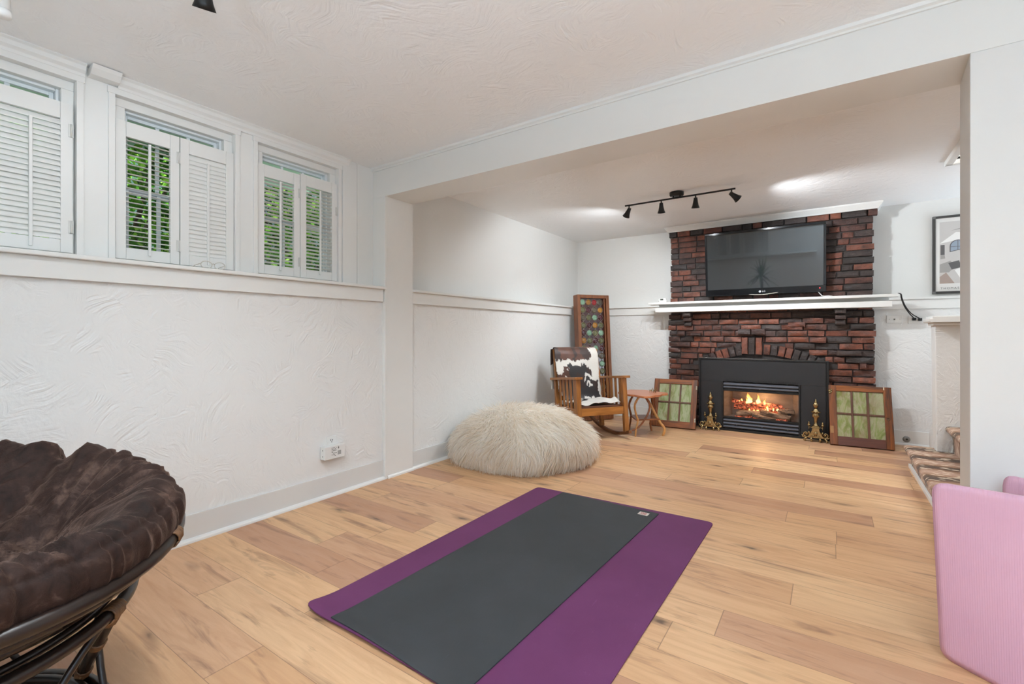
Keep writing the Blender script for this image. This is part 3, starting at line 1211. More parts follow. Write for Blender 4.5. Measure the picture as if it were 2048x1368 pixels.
eb.build('embers', M_ember, ins)['kind'] = 'stuff'
gp = MB()
gp.box(-0.362, 5.775, 0.150, -0.330, 5.80, 0.232)
gp.box(-0.372, 5.772, 0.232, -0.320, 5.80, 0.240)
gp.build('log_grate', M_steel_d, ins, 0.003)


def flame_material():
    m = NT('flame')
    co = m.n('ShaderNodeTexCoord').outputs['Generated']
    sx = m.n('ShaderNodeSeparateXYZ')
    m.t.links.new(co, sx.inputs[0])
    c = m.ramp(sx.outputs[2], [(0.0, (1.0, 0.62, 0.22, 1)), (0.35, (1.0, 0.72, 0.30, 1)), (0.7, (1.0, 0.46, 0.10, 1)), (1.0, (1.0, 0.20, 0.03, 1))])
    em = m.n('ShaderNodeEmission')
    m.put(em.inputs[0], c)
    em.inputs[1].default_value = 2.6
    tr = m.n('ShaderNodeBsdfTransparent')
    lw = m.n('ShaderNodeLayerWeight')
    lw.inputs[0].default_value = 0.4
    f = m.math('ADD', m.math('MULTIPLY', lw.outputs['Facing'], 0.8), m.math('MULTIPLY', m.math('POWER', sx.outputs[2], 2.0), 0.45), clamp=True)
    mx = m.n('ShaderNodeMixShader')
    m.put(mx.inputs[0], f)
    m.t.links.new(em.outputs[0], mx.inputs[1])
    m.t.links.new(tr.outputs[0], mx.inputs[2])
    m.surf(mx.outputs[0])
    return m.mat


M_flame = flame_material()
fr = random.Random(8)


def flame(x, y, z, h, r):
    pts = []
    rr = []
    N = 11
    ph = fr.uniform(0, 6)
    for i in range(N):
        t = i / (N - 1)
        pts.append((x + 0.10 * h * math.sin(t * 4 + ph) * t + fr.uniform(-1, 1) * 0.003, y + 0.06 * h * math.cos(t * 3 + ph) * t, z + h * t))
        rr.append(max(0.0012, r * (math.sin(PI * (0.22 + 0.78 * t)) ** 1.2) * (0.8 + 0.25 * math.sin(t * 9 + ph))))
    MB().tube(pts, rr, 10).build('flame', M_flame, ins)


for (x, y, z, h, r) in ((-0.745, 5.865, 0.305, 0.125, 0.026), (-0.725, 5.87, 0.305, 0.085, 0.024), (-0.765, 5.86, 0.30, 0.07, 0.018), (-0.655, 5.86, 0.30, 0.120, 0.024), (-0.640, 5.865, 0.30, 0.08, 0.02),
                        (-0.585, 5.86, 0.285, 0.09, 0.014), (-0.555, 5.83, 0.24, 0.075, 0.014), (-0.815, 5.87, 0.315, 0.045, 0.013), (-0.84, 5.865, 0.31, 0.03, 0.01),
                        (-0.46, 5.84, 0.245, 0.055, 0.014), (-0.43, 5.84, 0.245, 0.04, 0.012), (-0.50, 5.84, 0.245, 0.045, 0.010), (-0.735, 5.82, 0.225, 0.035, 0.012), (-0.69, 5.82, 0.225, 0.028, 0.014),
                        (-0.65, 5.82, 0.225, 0.030, 0.014), (-0.61, 5.82, 0.228, 0.034, 0.013), (-0.575, 5.82, 0.232, 0.040, 0.012), (-0.88, 5.87, 0.30, 0.02, 0.008), (-0.37, 5.86, 0.25, 0.03, 0.012)):
    flame(x, y, z, h, r)
ld = bpy.data.lights.new('fire_glow', 'POINT')
ld.energy = 2.2
ld.color = (1.0, 0.55, 0.25)
ld.shadow_soft_size = 0.06
lo_ = bpy.data.objects.new('fire_glow', ld)
lo_.location = (0.02, 0.05, 0.38)
lo_.parent = ins
COL.objects.link(lo_)

# ============================================================ television
M_bezel = plain('glossy_black_plastic', rgb(14, 16, 20), 0.12, var=0.02)


def screen_material():
    m = NT('tv_screen')
    m.bsdf(rgb(46, 50, 53), 0.03, 0.0, None, IOR=1.95)
    return m.mat


M_screen = screen_material()
tilt = math.atan2(0.072, 0.69)
tv = thing('television', 'large black flat screen television hung tilted over the mantel', 'television', (-0.594, 5.695, 1.522), (R(0) + tilt, 0, 0))
tw, th = 1.150, 0.705
b = MB()
b.box(-tw / 2, 0, 0, tw / 2, 0.05, 0.068)
b.box(-tw / 2, 0, th - 0.026, tw / 2, 0.05, th)
b.box(-tw / 2, 0, 0.068, -tw / 2 + 0.022, 0.05, th - 0.026)
b.box(tw / 2 - 0.022, 0, 0.068, tw / 2, 0.05, th - 0.026)
b.box(-tw / 2 + 0.02, 0.012, 0.06, tw / 2 - 0.02, 0.05, th - 0.02)
b.build('bezel', M_bezel, tv, 0.003, local=True)
MB().box(-tw / 2 + 0.0225, 0.006, 0.0685, tw / 2 - 0.0225, 0.0115, th - 0.0265).build('screen', M_screen, tv, local=True)
MB().box(-0.30, 0.05, 0.18, 0.30, 0.075, 0.56).build('rear_cover', M_bezel, tv, 0.01, local=True)
M_silver = plain('silver_print', rgb(206, 208, 210), 0.3, 0.2, var=0.02)
lg = text_mb('LG', 0.026, Matrix.Translation((0.014, -0.0006, 0.030)) @ Matrix.Rotation(R(90), 4, 'X'))
lgc = MB()
lgc.lathe([(0.0115, 0), (0.0115, 0.0012)], 24, 0, Matrix.Translation((-0.022, 0.0002, 0.030)) @ Matrix.Rotation(R(90), 4, 'X'))
lg.v = lg.v; base = len(lg.v)
lg.v += lgc.v; lg.f += [tuple(base + i for i in f) for f in lgc.f]; lg.m += lgc.m; lg.s += [False] * len(lgc.f); lg.a += lgc.a
lg.build('logo', M_silver, tv, local=True)
fc = MB()
fc.box(-0.0232, -0.0016, 0.026, -0.0218, -0.0010, 0.034).box(-0.0232, -0.0016, 0.026, -0.0190, -0.0010, 0.0272)
fc.build('logo_mark', M_bezel, tv, local=True)
arc = []
for i in range(15):
    t = i / 14
    arc.append((-0.13 + 0.28 * t, -0.004, 0.004 - 0.012 * math.sin(PI * t) + 0.010 * t))
MB().tube(arc, [0.0015] + [0.004] * 13 + [0.0015], 8).build('lower_lip', plain('pale_lip', rgb(196, 190, 178), 0.3, 0.3), tv, local=True)
mled = NT('red_led')
em = mled.n('ShaderNodeEmission'); em.inputs[0].default_value = (1, 0.05, 0.06, 1); em.inputs[1].default_value = 4
mled.surf(em.outputs[0])
MB().ball((0.520, -0.001, 0.040), 0.005, 10, 6).build('power_light', mled.mat, tv, local=True)
mnt = MB().box(-0.28, 0.0755, 0.2, 0.28, 0.082, 0.5)
mnt.box(-0.05, 0.0755, 0.25, 0.05, 0.105, 0.4)
mnt.build('wall_mount', M_black, tv, local=True)

c = MB()
c.tube([(-0.095, 5.735, 1.535), (-0.075, 5.70, 1.505), (-0.055, 5.67, 1.478), (-0.035, 5.665, 1.4745), (0.0, 5.68, 1.477), (0.03, 5.70, 1.4745)], 0.0035, 8)
tag(c.build('white_cable', M_plastic_w, origin=(-0.03, 5.67, 1.470)), 'thin white cable looping from the television onto the mantel', 'cable')

# small white thermostat on the mantel
th_ = thing('digital_thermometer', 'small white digital thermometer with grey display at mantel left end', 'thermometer', (-1.665, 5.70, 1.470))
MB().prism([(-1.715, 1.4705), (-1.615, 1.4705), (-1.612, 1.484), (-1.622, 1.516), (-1.640, 1.524), (-1.690, 1.524), (-1.708, 1.516), (-1.718, 1.484)], 5.685, 5.715, 'y').build('body', M_plastic_w, th_, 0.004)
MB().box(-1.688, 5.6836, 1.498, -1.652, 5.6846, 1.515).build('display', plain('lcd', rgb(86, 90, 82), 0.3), th_)
MB().ball((-1.706, 5.6838, 1.488), 0.004, 8, 6, 0, (1, 0.3, 1)).build('button', plain('dark_button', rgb(110, 110, 108), 0.4), th_)
MB().ball((-1.668, 5.6838, 1.490), 0.0035, 8, 6, 0, (1, 0.3, 0.6)).build('button', plain('grey_button', rgb(150, 150, 148), 0.4), th_)
# ============================================================ leaning stained glass cabinet panel
M_oakred = wood('red_brown_oak', rgb(112, 66, 38), rgb(146, 92, 56), 'z', 1.0, 0.4, c3=rgb(84, 46, 28))


def glass_solid(name, c1, c2, scale=8, rough=0.18):
    m = NT(name)
    n = m.noise(m.coord(), scale, 4, 0.6, 0.6)
    m.bsdf(m.ramp(n, [(0.3, c1), (0.7, c2)]), rough, 0.0, m.bump(n, 0.15, 0.004), Coat_Weight=0.4)
    return m.mat


RG = [glass_solid('mint_glass', rgb(96, 132, 104), rgb(140, 172, 146)), glass_solid('amber_glass', rgb(128, 84, 22), rgb(170, 118, 34)),
      glass_solid('red_glass', rgb(120, 14, 20), rgb(168, 22, 28)), glass_solid('wine_glass', rgb(48, 10, 18), rgb(76, 18, 28)),
      glass_solid('olive_glass', rgb(66, 66, 38), rgb(104, 102, 62)), glass_solid('smoke_glass', rgb(58, 46, 38), rgb(98, 88, 68))]
M_between = glass_solid('dark_amber_glass', rgb(48, 26, 22), rgb(82, 48, 38), 14)
M_lead = plain('lead_came', rgb(150, 140, 132), 0.4, 0.6)
pan_rot = math.atan2(0.826, 0.564)
lean = R(4.2)
pan = thing('stained_glass_panel', 'tall wooden framed panel of round coloured glass leaning in the corner', 'stained glass', (-2.398, 5.458, 0.009), (-lean, 0, pan_rot))
PWd, PH = 0.466, 1.585
f = MB()
f.box(-PWd / 2, 0, 0, -PWd / 2 + 0.044, 0.11, PH)
f.box(PWd / 2 - 0.044, 0, 0, PWd / 2, 0.11, PH)
f.box(-PWd / 2 + 0.0445, 0.001, PH - 0.042, PWd / 2 - 0.0445, 0.109, PH - 0.0005)
f.box(-PWd / 2 + 0.0445, 0.001, 0.0005, PWd / 2 - 0.0445, 0.109, 0.085)
f.build('frame', M_oakred, pan, 0.003, local=True)
f = MB()
f.box(PWd / 2 - 0.072, 0.012, 0.086, PWd / 2 - 0.056, 0.03, PH - 0.043)
f.box(-PWd / 2 + 0.045, 0.03, 0.086, -PWd / 2 + 0.054, 0.05, PH - 0.043)
f.build('inner_stop', M_oakred, pan, 0.003, local=True)
MB().box(-PWd / 2 + 0.0445, 0.042, 0.0855, PWd / 2 - 0.0445, 0.046, PH - 0.0425).build('backing_glass', M_between, pan, local=True)
rows = [[0, 1, 2, 5], [4, 3, 5, 1], [5, 4, 0, 3], [4, 3, 1, 4], [3, 0, 4, 0], [1, 4, 3, 4], [4, 3, 0, 3], [0, 1, 4, 5], [3, 4, 1, 0], [4, 0, 3, 4], [1, 3, 4, 3], [0, 4, 1, 4], [3, 1, 0, 5], [4, 3, 4, 1]]
rd, ld2 = MB(), MB()
x0 = -PWd / 2 + 0.050
px = 0.0855
for ri, row in enumerate(rows):
    zc = PH - 0.042 - 0.050 - ri * 0.0985
    for ci, k in enumerate(row):
        xc = x0 + 0.043 + ci * px
        Mx = Matrix.Translation((xc, 0.041, zc)) @ Matrix.Rotation(R(90), 4, 'X')
        rd.lathe([(0.037, 0), (0.036, 0.004), (0.026, 0.006), (0.022, 0.0075), (0.010, 0.0055), (0.0, 0.005)], 20, k, Mx)
        circ = [(xc + 0.0385 * math.cos(2 * PI * t / 20), 0.037, zc + 0.0385 * math.sin(2 * PI * t / 20)) for t in range(20)]
        ld2.tube(circ, 0.0022, 6, True)
        if ci < 3: ld2.box(xc + 0.0395, 0.035, zc - 0.003, xc + px - 0.0395, 0.039, zc + 0.003)
        if ri < len(rows) - 1: ld2.box(xc - 0.003, 0.035, zc - 0.0985 + 0.0395, xc + 0.003, 0.039, zc - 0.0395)
rd.build('roundels', RG, pan, local=True)
ld2.build('leading', M_lead, pan, local=True)

# ============================================================ rocking chair
M_oak = wood('golden_oak', rgb(140, 88, 40), rgb(184, 122, 62), 'z', 1.0, 0.36, c3=rgb(112, 66, 28))
M_oakx = wood('golden_oak_cross', rgb(150, 94, 40), rgb(194, 128, 62), 'x', 1.0, 0.36, c3=rgb(120, 72, 30))
M_oaky = wood('golden_oak_side', rgb(142, 90, 42), rgb(184, 124, 66), 'y', 1.0, 0.36, c3=rgb(112, 66, 28))
M_leather = plain('brown_leather_seat', rgb(104, 62, 40), 0.45, var=0.2, bump=0.2)
RR, RY = 1.10, 0.20
ch_tilt = R(5.5)
CH_ROT = math.atan2(0.807, 0.590)
zmin = 1e9
arc = []
for i in range(26):
    y = -0.075 + 0.90 * i / 25
    arc.append((y, RR - math.sqrt(RR * RR - (y - RY) ** 2)))
for y, z in arc:
    zmin = min(zmin, z * math.cos(ch_tilt) - y * math.sin(ch_tilt))
ch = thing('rocking_chair', 'golden oak slatted rocking chair with a cowhide over it', 'rocking chair', (-1.905, 4.475, -zmin + 0.001), (-ch_tilt, 0, CH_ROT))
HWd = 0.272


def rz(y):
    return RR - math.sqrt(RR * RR - (y - RY) ** 2)


for s in (-1, 1):
    m_ = MB()
    V = []
    for (y, z) in arc:
        t = 0.034
        V += [(s * HWd - 0.018, y, z), (s * HWd + 0.018, y, z), (s * HWd + 0.018, y, z + t), (s * HWd - 0.018, y, z + t)]
    F = []
    for i in range(25):
        for k in range(4):
            F.append((i * 4 + k, i * 4 + (k + 1) % 4, (i + 1) * 4 + (k + 1) % 4, (i + 1) * 4 + k))
    F += [(3, 2, 1, 0), (100, 101, 102, 103)]
    m_.add(V, F)
    m_.build('rocker', wood('dark_rocker_oak', rgb(92, 54, 28), rgb(128, 80, 44), 'y'), ch, 0.004, local=True)
    MB().beam((s * HWd, 0, rz(0) + 0.030), (s * HWd, 0.0, 0.604), 0.050, 0.042, (0, 1, 0)).build('leg', M_oak, ch, 0.003, local=True)
    MB().beam((s * HWd, 0.49, rz(0.49) + 0.030), (s * HWd, 0.50, 0.60), 0.046, 0.040, (0, 1, 0)).beam((s * HWd * 0.97, 0.50, 0.60), (s * HWd * 0.95, 0.545, 0.945), 0.040, 0.034, (0, 1, 0)).build('leg', M_oak, ch, 0.003, local=True)
    MB().box(s * (HWd + 0.008) - 0.046, -0.050, 0.605, s * (HWd + 0.008) + 0.046, 0.555, 0.630).build('arm', M_oaky, ch, 0.004, local=True)
    MB().box(s * HWd - 0.012, 0.0215, 0.236, s * HWd + 0.012, 0.470, 0.306).build('side_rail', M_oaky, ch, 0.002, local=True)
    for k in range(5):
        yc = 0.075 + k * 0.083
        MB().box(s * HWd - 0.006, yc - 0.016, 0.3065, s * HWd + 0.006, yc + 0.016, 0.6045).build('arm_slat', M_oak, ch, 0.001, local=True)
MB().box(-HWd + 0.0255, -0.013, 0.232, HWd - 0.0255, 0.013, 0.310).build('front_rail', M_oakx, ch, 0.002, local=True)
MB().box(-HWd + 0.024, 0.478, 0.232, HWd - 0.024, 0.500, 0.30).build('back_rail', M_oakx, ch, 0.002, local=True)
s_ = MB()
gx, gy = 9, 9
V = []
for i in range(gx):
    for j in range(gy):
        u, v = i / (gx - 1) * 2 - 1, j / (gy - 1)
        V.append((u * (HWd - 0.027), 0.016 + v * 0.455, 0.330 - 0.012 * (1 - u * u) * 4 * v * (1 - v)))
for i in range(gx):
    for j in range(gy):
        V.append((V[i * gy + j][0], V[i * gy + j][1], 0.300))
Fg = grid_faces(gx, gy)
F = Fg + [tuple(81 + q for q in f) for f in Fg]
ring = [(i, 0) for i in range(gx)] + [(gx - 1, j) for j in range(1, gy)] + [(i, gy - 1) for i in range(gx - 2, -1, -1)] + [(0, j) for j in range(gy - 2, 0, -1)]
for k in range(len(ring)):
    a, b = ring[k], ring[(k + 1) % len(ring)]
    F.append((a[0] * gy + a[1], b[0] * gy + b[1], 81 + b[0] * gy + b[1], 81 + a[0] * gy + a[1]))
s_.add(V, F, 0, True)
s_.build('seat', M_leather, ch, 0.003, local=True)
MB().beam((-0.236, 0.530, 0.915), (0.236, 0.530, 0.915), 0.022, 0.055).build('crest_rail', M_oakx, ch, 0.003, local=True)
MB().beam((-0.24, 0.500, 0.40), (0.24, 0.500, 0.40), 0.022, 0.05).build('lower_back_rail', M_oakx, ch, 0.003, local=True)
for k in range(5):
    x = -0.17 + k * 0.085
    MB().beam((x, 0.502, 0.4255), (x, 0.529, 0.887), 0.045, 0.010, (0, 1, 0)).build('back_slat', M_oak, ch, 0.001, local=True)

# ---- cowhide
CHM = ROOTM[ch.name]


def hide_material():
    m = NT('cowhide')
    c = m.attr('hide', 'Color')
    co = m.coord('Object', scale=(70, 40, 14))
    n = m.noise(co, 3, 4, 0.6)
    c2 = m.mix(m.math('MULTIPLY', n, 0.35), c, m.mix(0.5, c, (0.02, 0.015, 0.012, 1)))
    m.bsdf(c2, 0.5, 0.0, m.bump(n, 0.25, 0.003), Sheen_Weight=0.25)
    return m.mat


path = [(0.600, 0.50), (0.602, 0.62), (0.600, 0.76), (0.592, 0.88), (0.580, 0.945), (0.560, 0.972), (0.535, 0.972), (0.508, 0.950), (0.490, 0.90), (0.470, 0.80), (0.455, 0.70), (0.445, 0.60), (0.438, 0.50), (0.432, 0.43), (0.415, 0.385), (0.380, 0.358), (0.30, 0.345), (0.22, 0.343), (0.13, 0.344), (0.05, 0.342), (0.016, 0.336)]
P = np.array(path)
seg = np.r_[0, np.cumsum(np.hypot(*np.diff(P, axis=0).T))]
NU, NV = 90, 230
tt = np.linspace(0, seg[-1], NV)
# smooth the path a little
py = np.interp(tt, seg, P[:, 0]); pz = np.interp(tt, seg, P[:, 1])
for _ in range(6):
    py[1:-1] = (py[:-2] + 2 * py[1:-1] + py[2:]) / 4
    pz[1:-1] = (pz[:-2] + 2 * pz[1:-1] + pz[2:]) / 4
s_top = seg[6]
V = []
colr = []
BR, DK, BK, WH = np.array(rgb(92, 52, 34)[:3]), np.array(rgb(54, 34, 28)[:3]), np.array(rgb(36, 33, 34)[:3]), np.array(rgb(226, 222, 214)[:3])


def fbm(x, y, o=4):
    return mnoise.fractal(Vector((x, y, 3.3)), 1.0, 2.0, o)


for i in range(NU):
    u = i / (NU - 1) * 2 - 1
    for j in range(NV):
        s = tt[j]
        q = (s - s_top)          # metres from the crest, + is the front
        # outline
        lw = 0.285 + 0.012 * fbm(s * 7, 1.0)
        rw = 0.245 + 0.014 * fbm(s * 7, 9.0)
        if q > 0.52:
            lw -= 0.045; rw += 0.0
        if q > 0.60:
            lw = 0.235 + 0.01 * fbm(s * 9, 2); rw = 0.235 + 0.01 * fbm(s * 9, 4)
        if q < -0.05:
            lw = 0.30; rw = 0.25
        x = u * (lw if u < 0 else rw)
        y, z = py[j], pz[j]
        # soft crumples
        if q > 0.62:
            z += max(0, 0.016 + 0.030 * mnoise.noise(Vector((x * 9, y * 8, 5.0)))) * (0.4 + 0.6 * min(1, (q - 0.62) / 0.1)) + (0.05 * math.exp(-((x - 0.15) / 0.06) ** 2) * math.exp(-((y - 0.24) / 0.12) ** 2))
            z += 0.045 * math.exp(-((x - 0.22) / 0.03) ** 2) * math.exp(-((y - 0.10) / 0.05) ** 2)
        elif q > 0:
            y -= 0.016 * (mnoise.noise(Vector((x * 5, z * 5, 2.0))) + 0.4) * min(1, q / 0.06) + 0.02 * (1 - u * u) * min(1, q / 0.1)
        else:
            y += 0.010 * (mnoise.noise(Vector((x * 6, z * 5, 7.0))) + 0.3)
            if u < -0.9: y -= 0.02
        V.append((x, y, z))
        # markings
        e = 0.055 * fbm(x * 9, s * 9) + 0.03 * fbm(x * 34, s * 10)
        uu = x / 0.27 + e * 3.0
        qq = q + e
        col = BR * (0.75 + 0.5 * (0.5 + 0.5 * fbm(x * 12, s * 6))) if fbm(x * 7 + 4, s * 5) > -0.12 else DK
        if qq > 0.175 and qq < 0.275: col = WH
        if uu > 0.50 and qq > 0.02: col = WH
        if uu < -0.35 and 0.17 < qq < 0.34: col = WH
        if qq > 0.245 and -0.50 < uu < 0.36 : col = BK if fbm(x * 8, s * 7 + 5) > -0.28 else DK * 0.8
        if qq > 0.275 and uu < -0.46 and uu > -0.72 and qq < 0.42: col = BR * 0.7
        if qq > 0.34 and uu > 0.30 and qq < 0.40 and uu < 0.60: col = WH
        if qq > 0.40 and -0.85 < uu < 0.85: col = BK if fbm(x * 8, s * 7 + 5) > -0.22 else DK * 0.7
        if 0.34 < qq < 0.44 and abs(uu - 0.36 + (qq - 0.39) * 2.4) < 0.10: col = WH
        if qq > 0.40 and uu > 0.80: col = WH
        if qq > 0.40 and uu < -0.95: col = WH
        if qq > 0.625: col = WH
        if qq > 0.62 and fbm(x * 6 + 11, s * 6) > 0.42: col = BK
        if qq < -0.03: col = DK * 0.8
        if qq < -0.20: col = WH
        if qq < -0.10 and uu < -0.75 and qq > -0.2: col = WH if uu > -0.9 else DK
        colr.append((*col, 1.0))
F = grid_faces(NU, NV)
hd = MB()
hd.add([CHM @ Vector(p) for p in V], F, 0, True)
hide = hd.build('cowhide', hide_material(), origin=tuple(CHM @ Vector((0, 0.25, 0.34))))
tag(hide, 'brown, black and white cowhide draped over the rocking chair', 'cowhide')
ca = hide.data.color_attributes.new('hide', 'FLOAT_COLOR', 'POINT')
ca.data.foreach_set('color', np.array(colr, dtype=np.float32).ravel())
sol = hide.modifiers.new('skin', 'SOLIDIFY')
sol.thickness = 0.004
sol.offset = 0

# ============================================================ twig side table
M_twig = wood('varnished_branch', rgb(120, 66, 34), rgb(160, 96, 54), 'z', 0.8, 0.35)
M_twigl = wood('peeled_branch', rgb(186, 126, 66), rgb(214, 160, 96), 'z', 0.8, 0.35)
M_slab = wood('red_cedar_top', rgb(176, 104, 66), rgb(206, 138, 96), 'x', 0.7, 0.28, c3=rgb(136, 72, 44))
tb = thing('twig_side_table', 'small rustic side table of bent branches beside the rocking chair', 'side table', (-1.665, 5.065, 0), (0, 0, R(34.18)))
top = []
tr_ = random.Random(5)
for k in range(28):
    a = 2 * PI * k / 28
    r = 0.215 + 0.02 * math.cos(4 * a + 0.5) + 0.014 * math.sin(7 * a + 1) + tr_.uniform(-0.006, 0.006)
    if abs(a - 2 * PI * 27 / 28) < 0.2 or a < 0.1: r += 0.03
    top.append((r * 1.05 * math.cos(a) - 0.045, r * 1.25 * math.sin(a)))
MB().prism(top, 0.424, 0.446, 'z').build('table_top', M_slab, tb, 0.005, local=True)
FEET = {'a': (0.140, -0.115), 'b': (-0.165, -0.165), 'c': (0.105, 0.130), 'd': (-0.150, 0.130)}


def branch(pts, r0, r1, mat, name):
    # Catmull-Rom through the points with slight knobbliness
    pts = [Vector(p) for p in pts]
    P_ = [pts[0] * 2 - pts[1]] + pts + [pts[-1] * 2 - pts[-2]]
    out = []
    for i in range(1, len(P_) - 2):
        for k in range(6):
            t = k / 6
            a, b, c, d = P_[i - 1], P_[i], P_[i + 1], P_[i + 2]
            out.append(0.5 * ((2 * b) + (c - a) * t + (2 * a - 5 * b + 4 * c - d) * t * t + (3 * b - a - 3 * c + d) * t ** 3))
    out.append(pts[-1])
    n = len(out)
    rad = [(r0 + (r1 - r0) * i / (n - 1)) * (1 + 0.10 * math.sin(i * 1.9)) for i in range(n)]
    MB().tube(out, rad, 10).build(name, mat, tb, local=True)


branch([(-0.03, -0.02, 0.424), (0.03, -0.05, 0.34), (0.075, -0.08, 0.24), (0.125, -0.11, 0.14), (0.165, -0.135, 0.075), (0.150, -0.125, 0.0)], 0.013, 0.014, M_twigl, 'leg')
branch([(-0.10, -0.12, 0.424), (-0.155, -0.14, 0.33), (-0.14, -0.145, 0.22), (-0.125, -0.15, 0.17), (-0.145, -0.160, 0.08), (-0.155, -0.165, 0.0)], 0.012, 0.009, M_twigl, 'leg')
branch([(0.08, 0.08, 0.424), (0.10, 0.10, 0.36), (0.11, 0.115, 0.27), (0.10, 0.12, 0.17), (0.09, 0.13, 0.08), (0.105, 0.130, 0.0)], 0.012, 0.011, M_twig, 'leg')
branch([(-0.10, 0.10, 0.424), (-0.15, 0.12, 0.30), (-0.13, 0.12, 0.17), (-0.15, 0.13, 0.0)], 0.012, 0.010, M_twig, 'leg')
branch([(-0.04, -0.10, 0.424), (0.005, -0.125, 0.34), (-0.005, -0.135, 0.26), (-0.05, -0.15, 0.18), (-0.12, -0.165, 0.10), (-0.185, -0.15, 0.06)], 0.012, 0.008, M_twig, 'brace')
branch([(0.02, -0.03, 0.40), (0.10, 0.02, 0.385), (0.105, 0.03, 0.36), (0.115, -0.02, 0.24), (0.10, -0.06, 0.18)], 0.009, 0.010, M_twig, 'brace')
sh = [(-0.15, -0.16), (0.12, -0.12), (0.14, -0.02), (0.11, 0.13), (-0.14, 0.13)]
MB().prism(sh, 0.166, 0.182, 'z').build('lower_shelf', M_twig, tb, 0.004, local=True)

# little brass animals on the table
def animal(cx, cy, z0, rot, label, s=1.0):
    t = thing('brass_figurine', label, 'figurine', (cx, cy, z0), (0, 0, rot))
    m_ = MB()
    m_.ball((0, 0, 0.024 * s), 0.0085 * s, 10, 8, 0, (1.7, 0.8, 0.9))
    for (x, y) in ((0.010, 0.004), (0.010, -0.004), (-0.010, 0.004), (-0.010, -0.004)):
        m_.tube([(x * s, y * s, 0.022 * s), (x * 1.1 * s, y * s, 0.0)], [0.003 * s, 0.002 * s], 6)
    m_.tube([(0.011 * s, 0, 0.028 * s), (0.017 * s, 0, 0.042 * s)], [0.0045 * s, 0.003 * s], 8)
    m_.ball((0.020 * s, 0, 0.044 * s), 0.0045 * s, 8, 6, 0, (1.5, 0.8, 0.9))
    m_.tube([(-0.014 * s, 0, 0.028 * s), (-0.022 * s, 0, 0.033 * s)], [0.002 * s, 0.001 * s], 6)
    m_.build('body', M_brass, t, local=True)
    e = MB()
    for y in (-0.003, 0.003):
        e.tube([(0.018 * s, y * s, 0.047 * s), (0.020 * s, y * 2.4 * s, 0.058 * s)], [0.0012 * s, 0.0006 * s], 6)
    e.build('ear', M_brass, t, local=True)


animal(-1.620, 5.105, 0.4465, R(20), 'left brass animal figurine standing on the twig side table', 1.0)
animal(-1.585, 5.128, 0.4465, R(40), 'right brass animal figurine with head up on the twig side table', 1.05)

# ============================================================ old window sashes leaning by the fireplace
M_sash = wood('worn_orange_wood', rgb(120, 64, 18), rgb(162, 92, 30), 'x', 0.8, 0.42, c3=rgb(60, 36, 24), lo=0.34)
M_sashz = wood('worn_orange_wood_up', rgb(112, 60, 20), rgb(154, 86, 30), 'z', 0.8, 0.42, c3=rgb(54, 34, 24), lo=0.35)
M_muntin = wood('dark_muntin', rgb(74, 44, 28), rgb(104, 64, 40), 'z', 1.0, 0.45)
M_bottom = wood('red_brown_rail', rgb(78, 42, 32), rgb(104, 58, 42), 'x', 0.8, 0.45)
M_patch = plain('worn_metal', rgb(196, 184, 160), 0.35, 0.7, var=0.3, vscale=60)


def pane_material(name, seed, g1, g2, br, cream):
    m = NT(name)
    co = m.coord('Object', scale=(7, 7, 2.2), loc=(seed, seed, seed))
    n = m.noise(co, 2.0, 6, 0.65, 1.4)
    n2 = m.noise(co, 1.1, 4, 0.6, 0.8)
    c = m.ramp(n, [(0.30, g1), (0.46, g2), (0.56, cream), (0.68, g2), (0.8, br)])
    c = m.mix(m.ramp(n2, [(0.48, (0, 0, 0, 1)), (0.66, (1, 1, 1, 1))]), c, m.mix(0.6, c, br))
    m.bsdf(c, 0.12, 0.0, m.bump(n, 0.1, 0.004), Coat_Weight=0.3)
    return m.mat


def sash(label, bl, br_, h, leanang, mats, pane_mat, top, bot, st, extras):
    bl, br_ = Vector((*bl, 0)), Vector((*br_, 0))
    w = (br_ - bl).length
    rot = math.atan2(br_.y - bl.y, br_.x - bl.x)
    c = (bl + br_) / 2
    t = 0.034
    root = thing('salvaged_window', label, 'old window', (c.x, c.y, t * math.sin(leanang) + 0.001), (-leanang, 0, rot), 'old windows leaning beside the fireplace')
    MB().box(-w / 2, 0, 0, -w / 2 + st, t, h).build('stile', mats[1], root, 0.002, local=True)
    MB().box(w / 2 - st, 0, 0, w / 2, t, h).build('stile', mats[1], root, 0.002, local=True)
    MB().box(-w / 2 + st + 0.0004, 0.0005, h - top, w / 2 - st - 0.0004, t - 0.0005, h).build('top_rail', mats[0], root, 0.002, local=True)
    MB().box(-w / 2 + st + 0.0004, 0.0005, 0, w / 2 - st - 0.0004, t - 0.0005, bot).build('bottom_rail', mats[2], root, 0.002, local=True)
    m_ = MB()
    iw = w - 2 * st
    for k in (1, 2):
        xx = -w / 2 + st + iw * k / 3
        m_.box(xx - 0.009, 0.003, bot, xx + 0.009, 0.028, h - top)
    zz = (bot + h - top) / 2
    m_.box(-w / 2 + st, 0.004, zz - 0.009, w / 2 - st, 0.027, zz + 0.009)
    m_.build('muntin', M_muntin, root, 0.002, local=True)
    MB().box(-w / 2 + st - 0.004, 0.014, bot - 0.004, w / 2 - st + 0.004, 0.018, h - top + 0.004).build('panes', pane_mat, root, local=True)
    for (nm, mb_, mt_) in extras(w, h):
        mb_.build(nm, mt_, root, local=True)


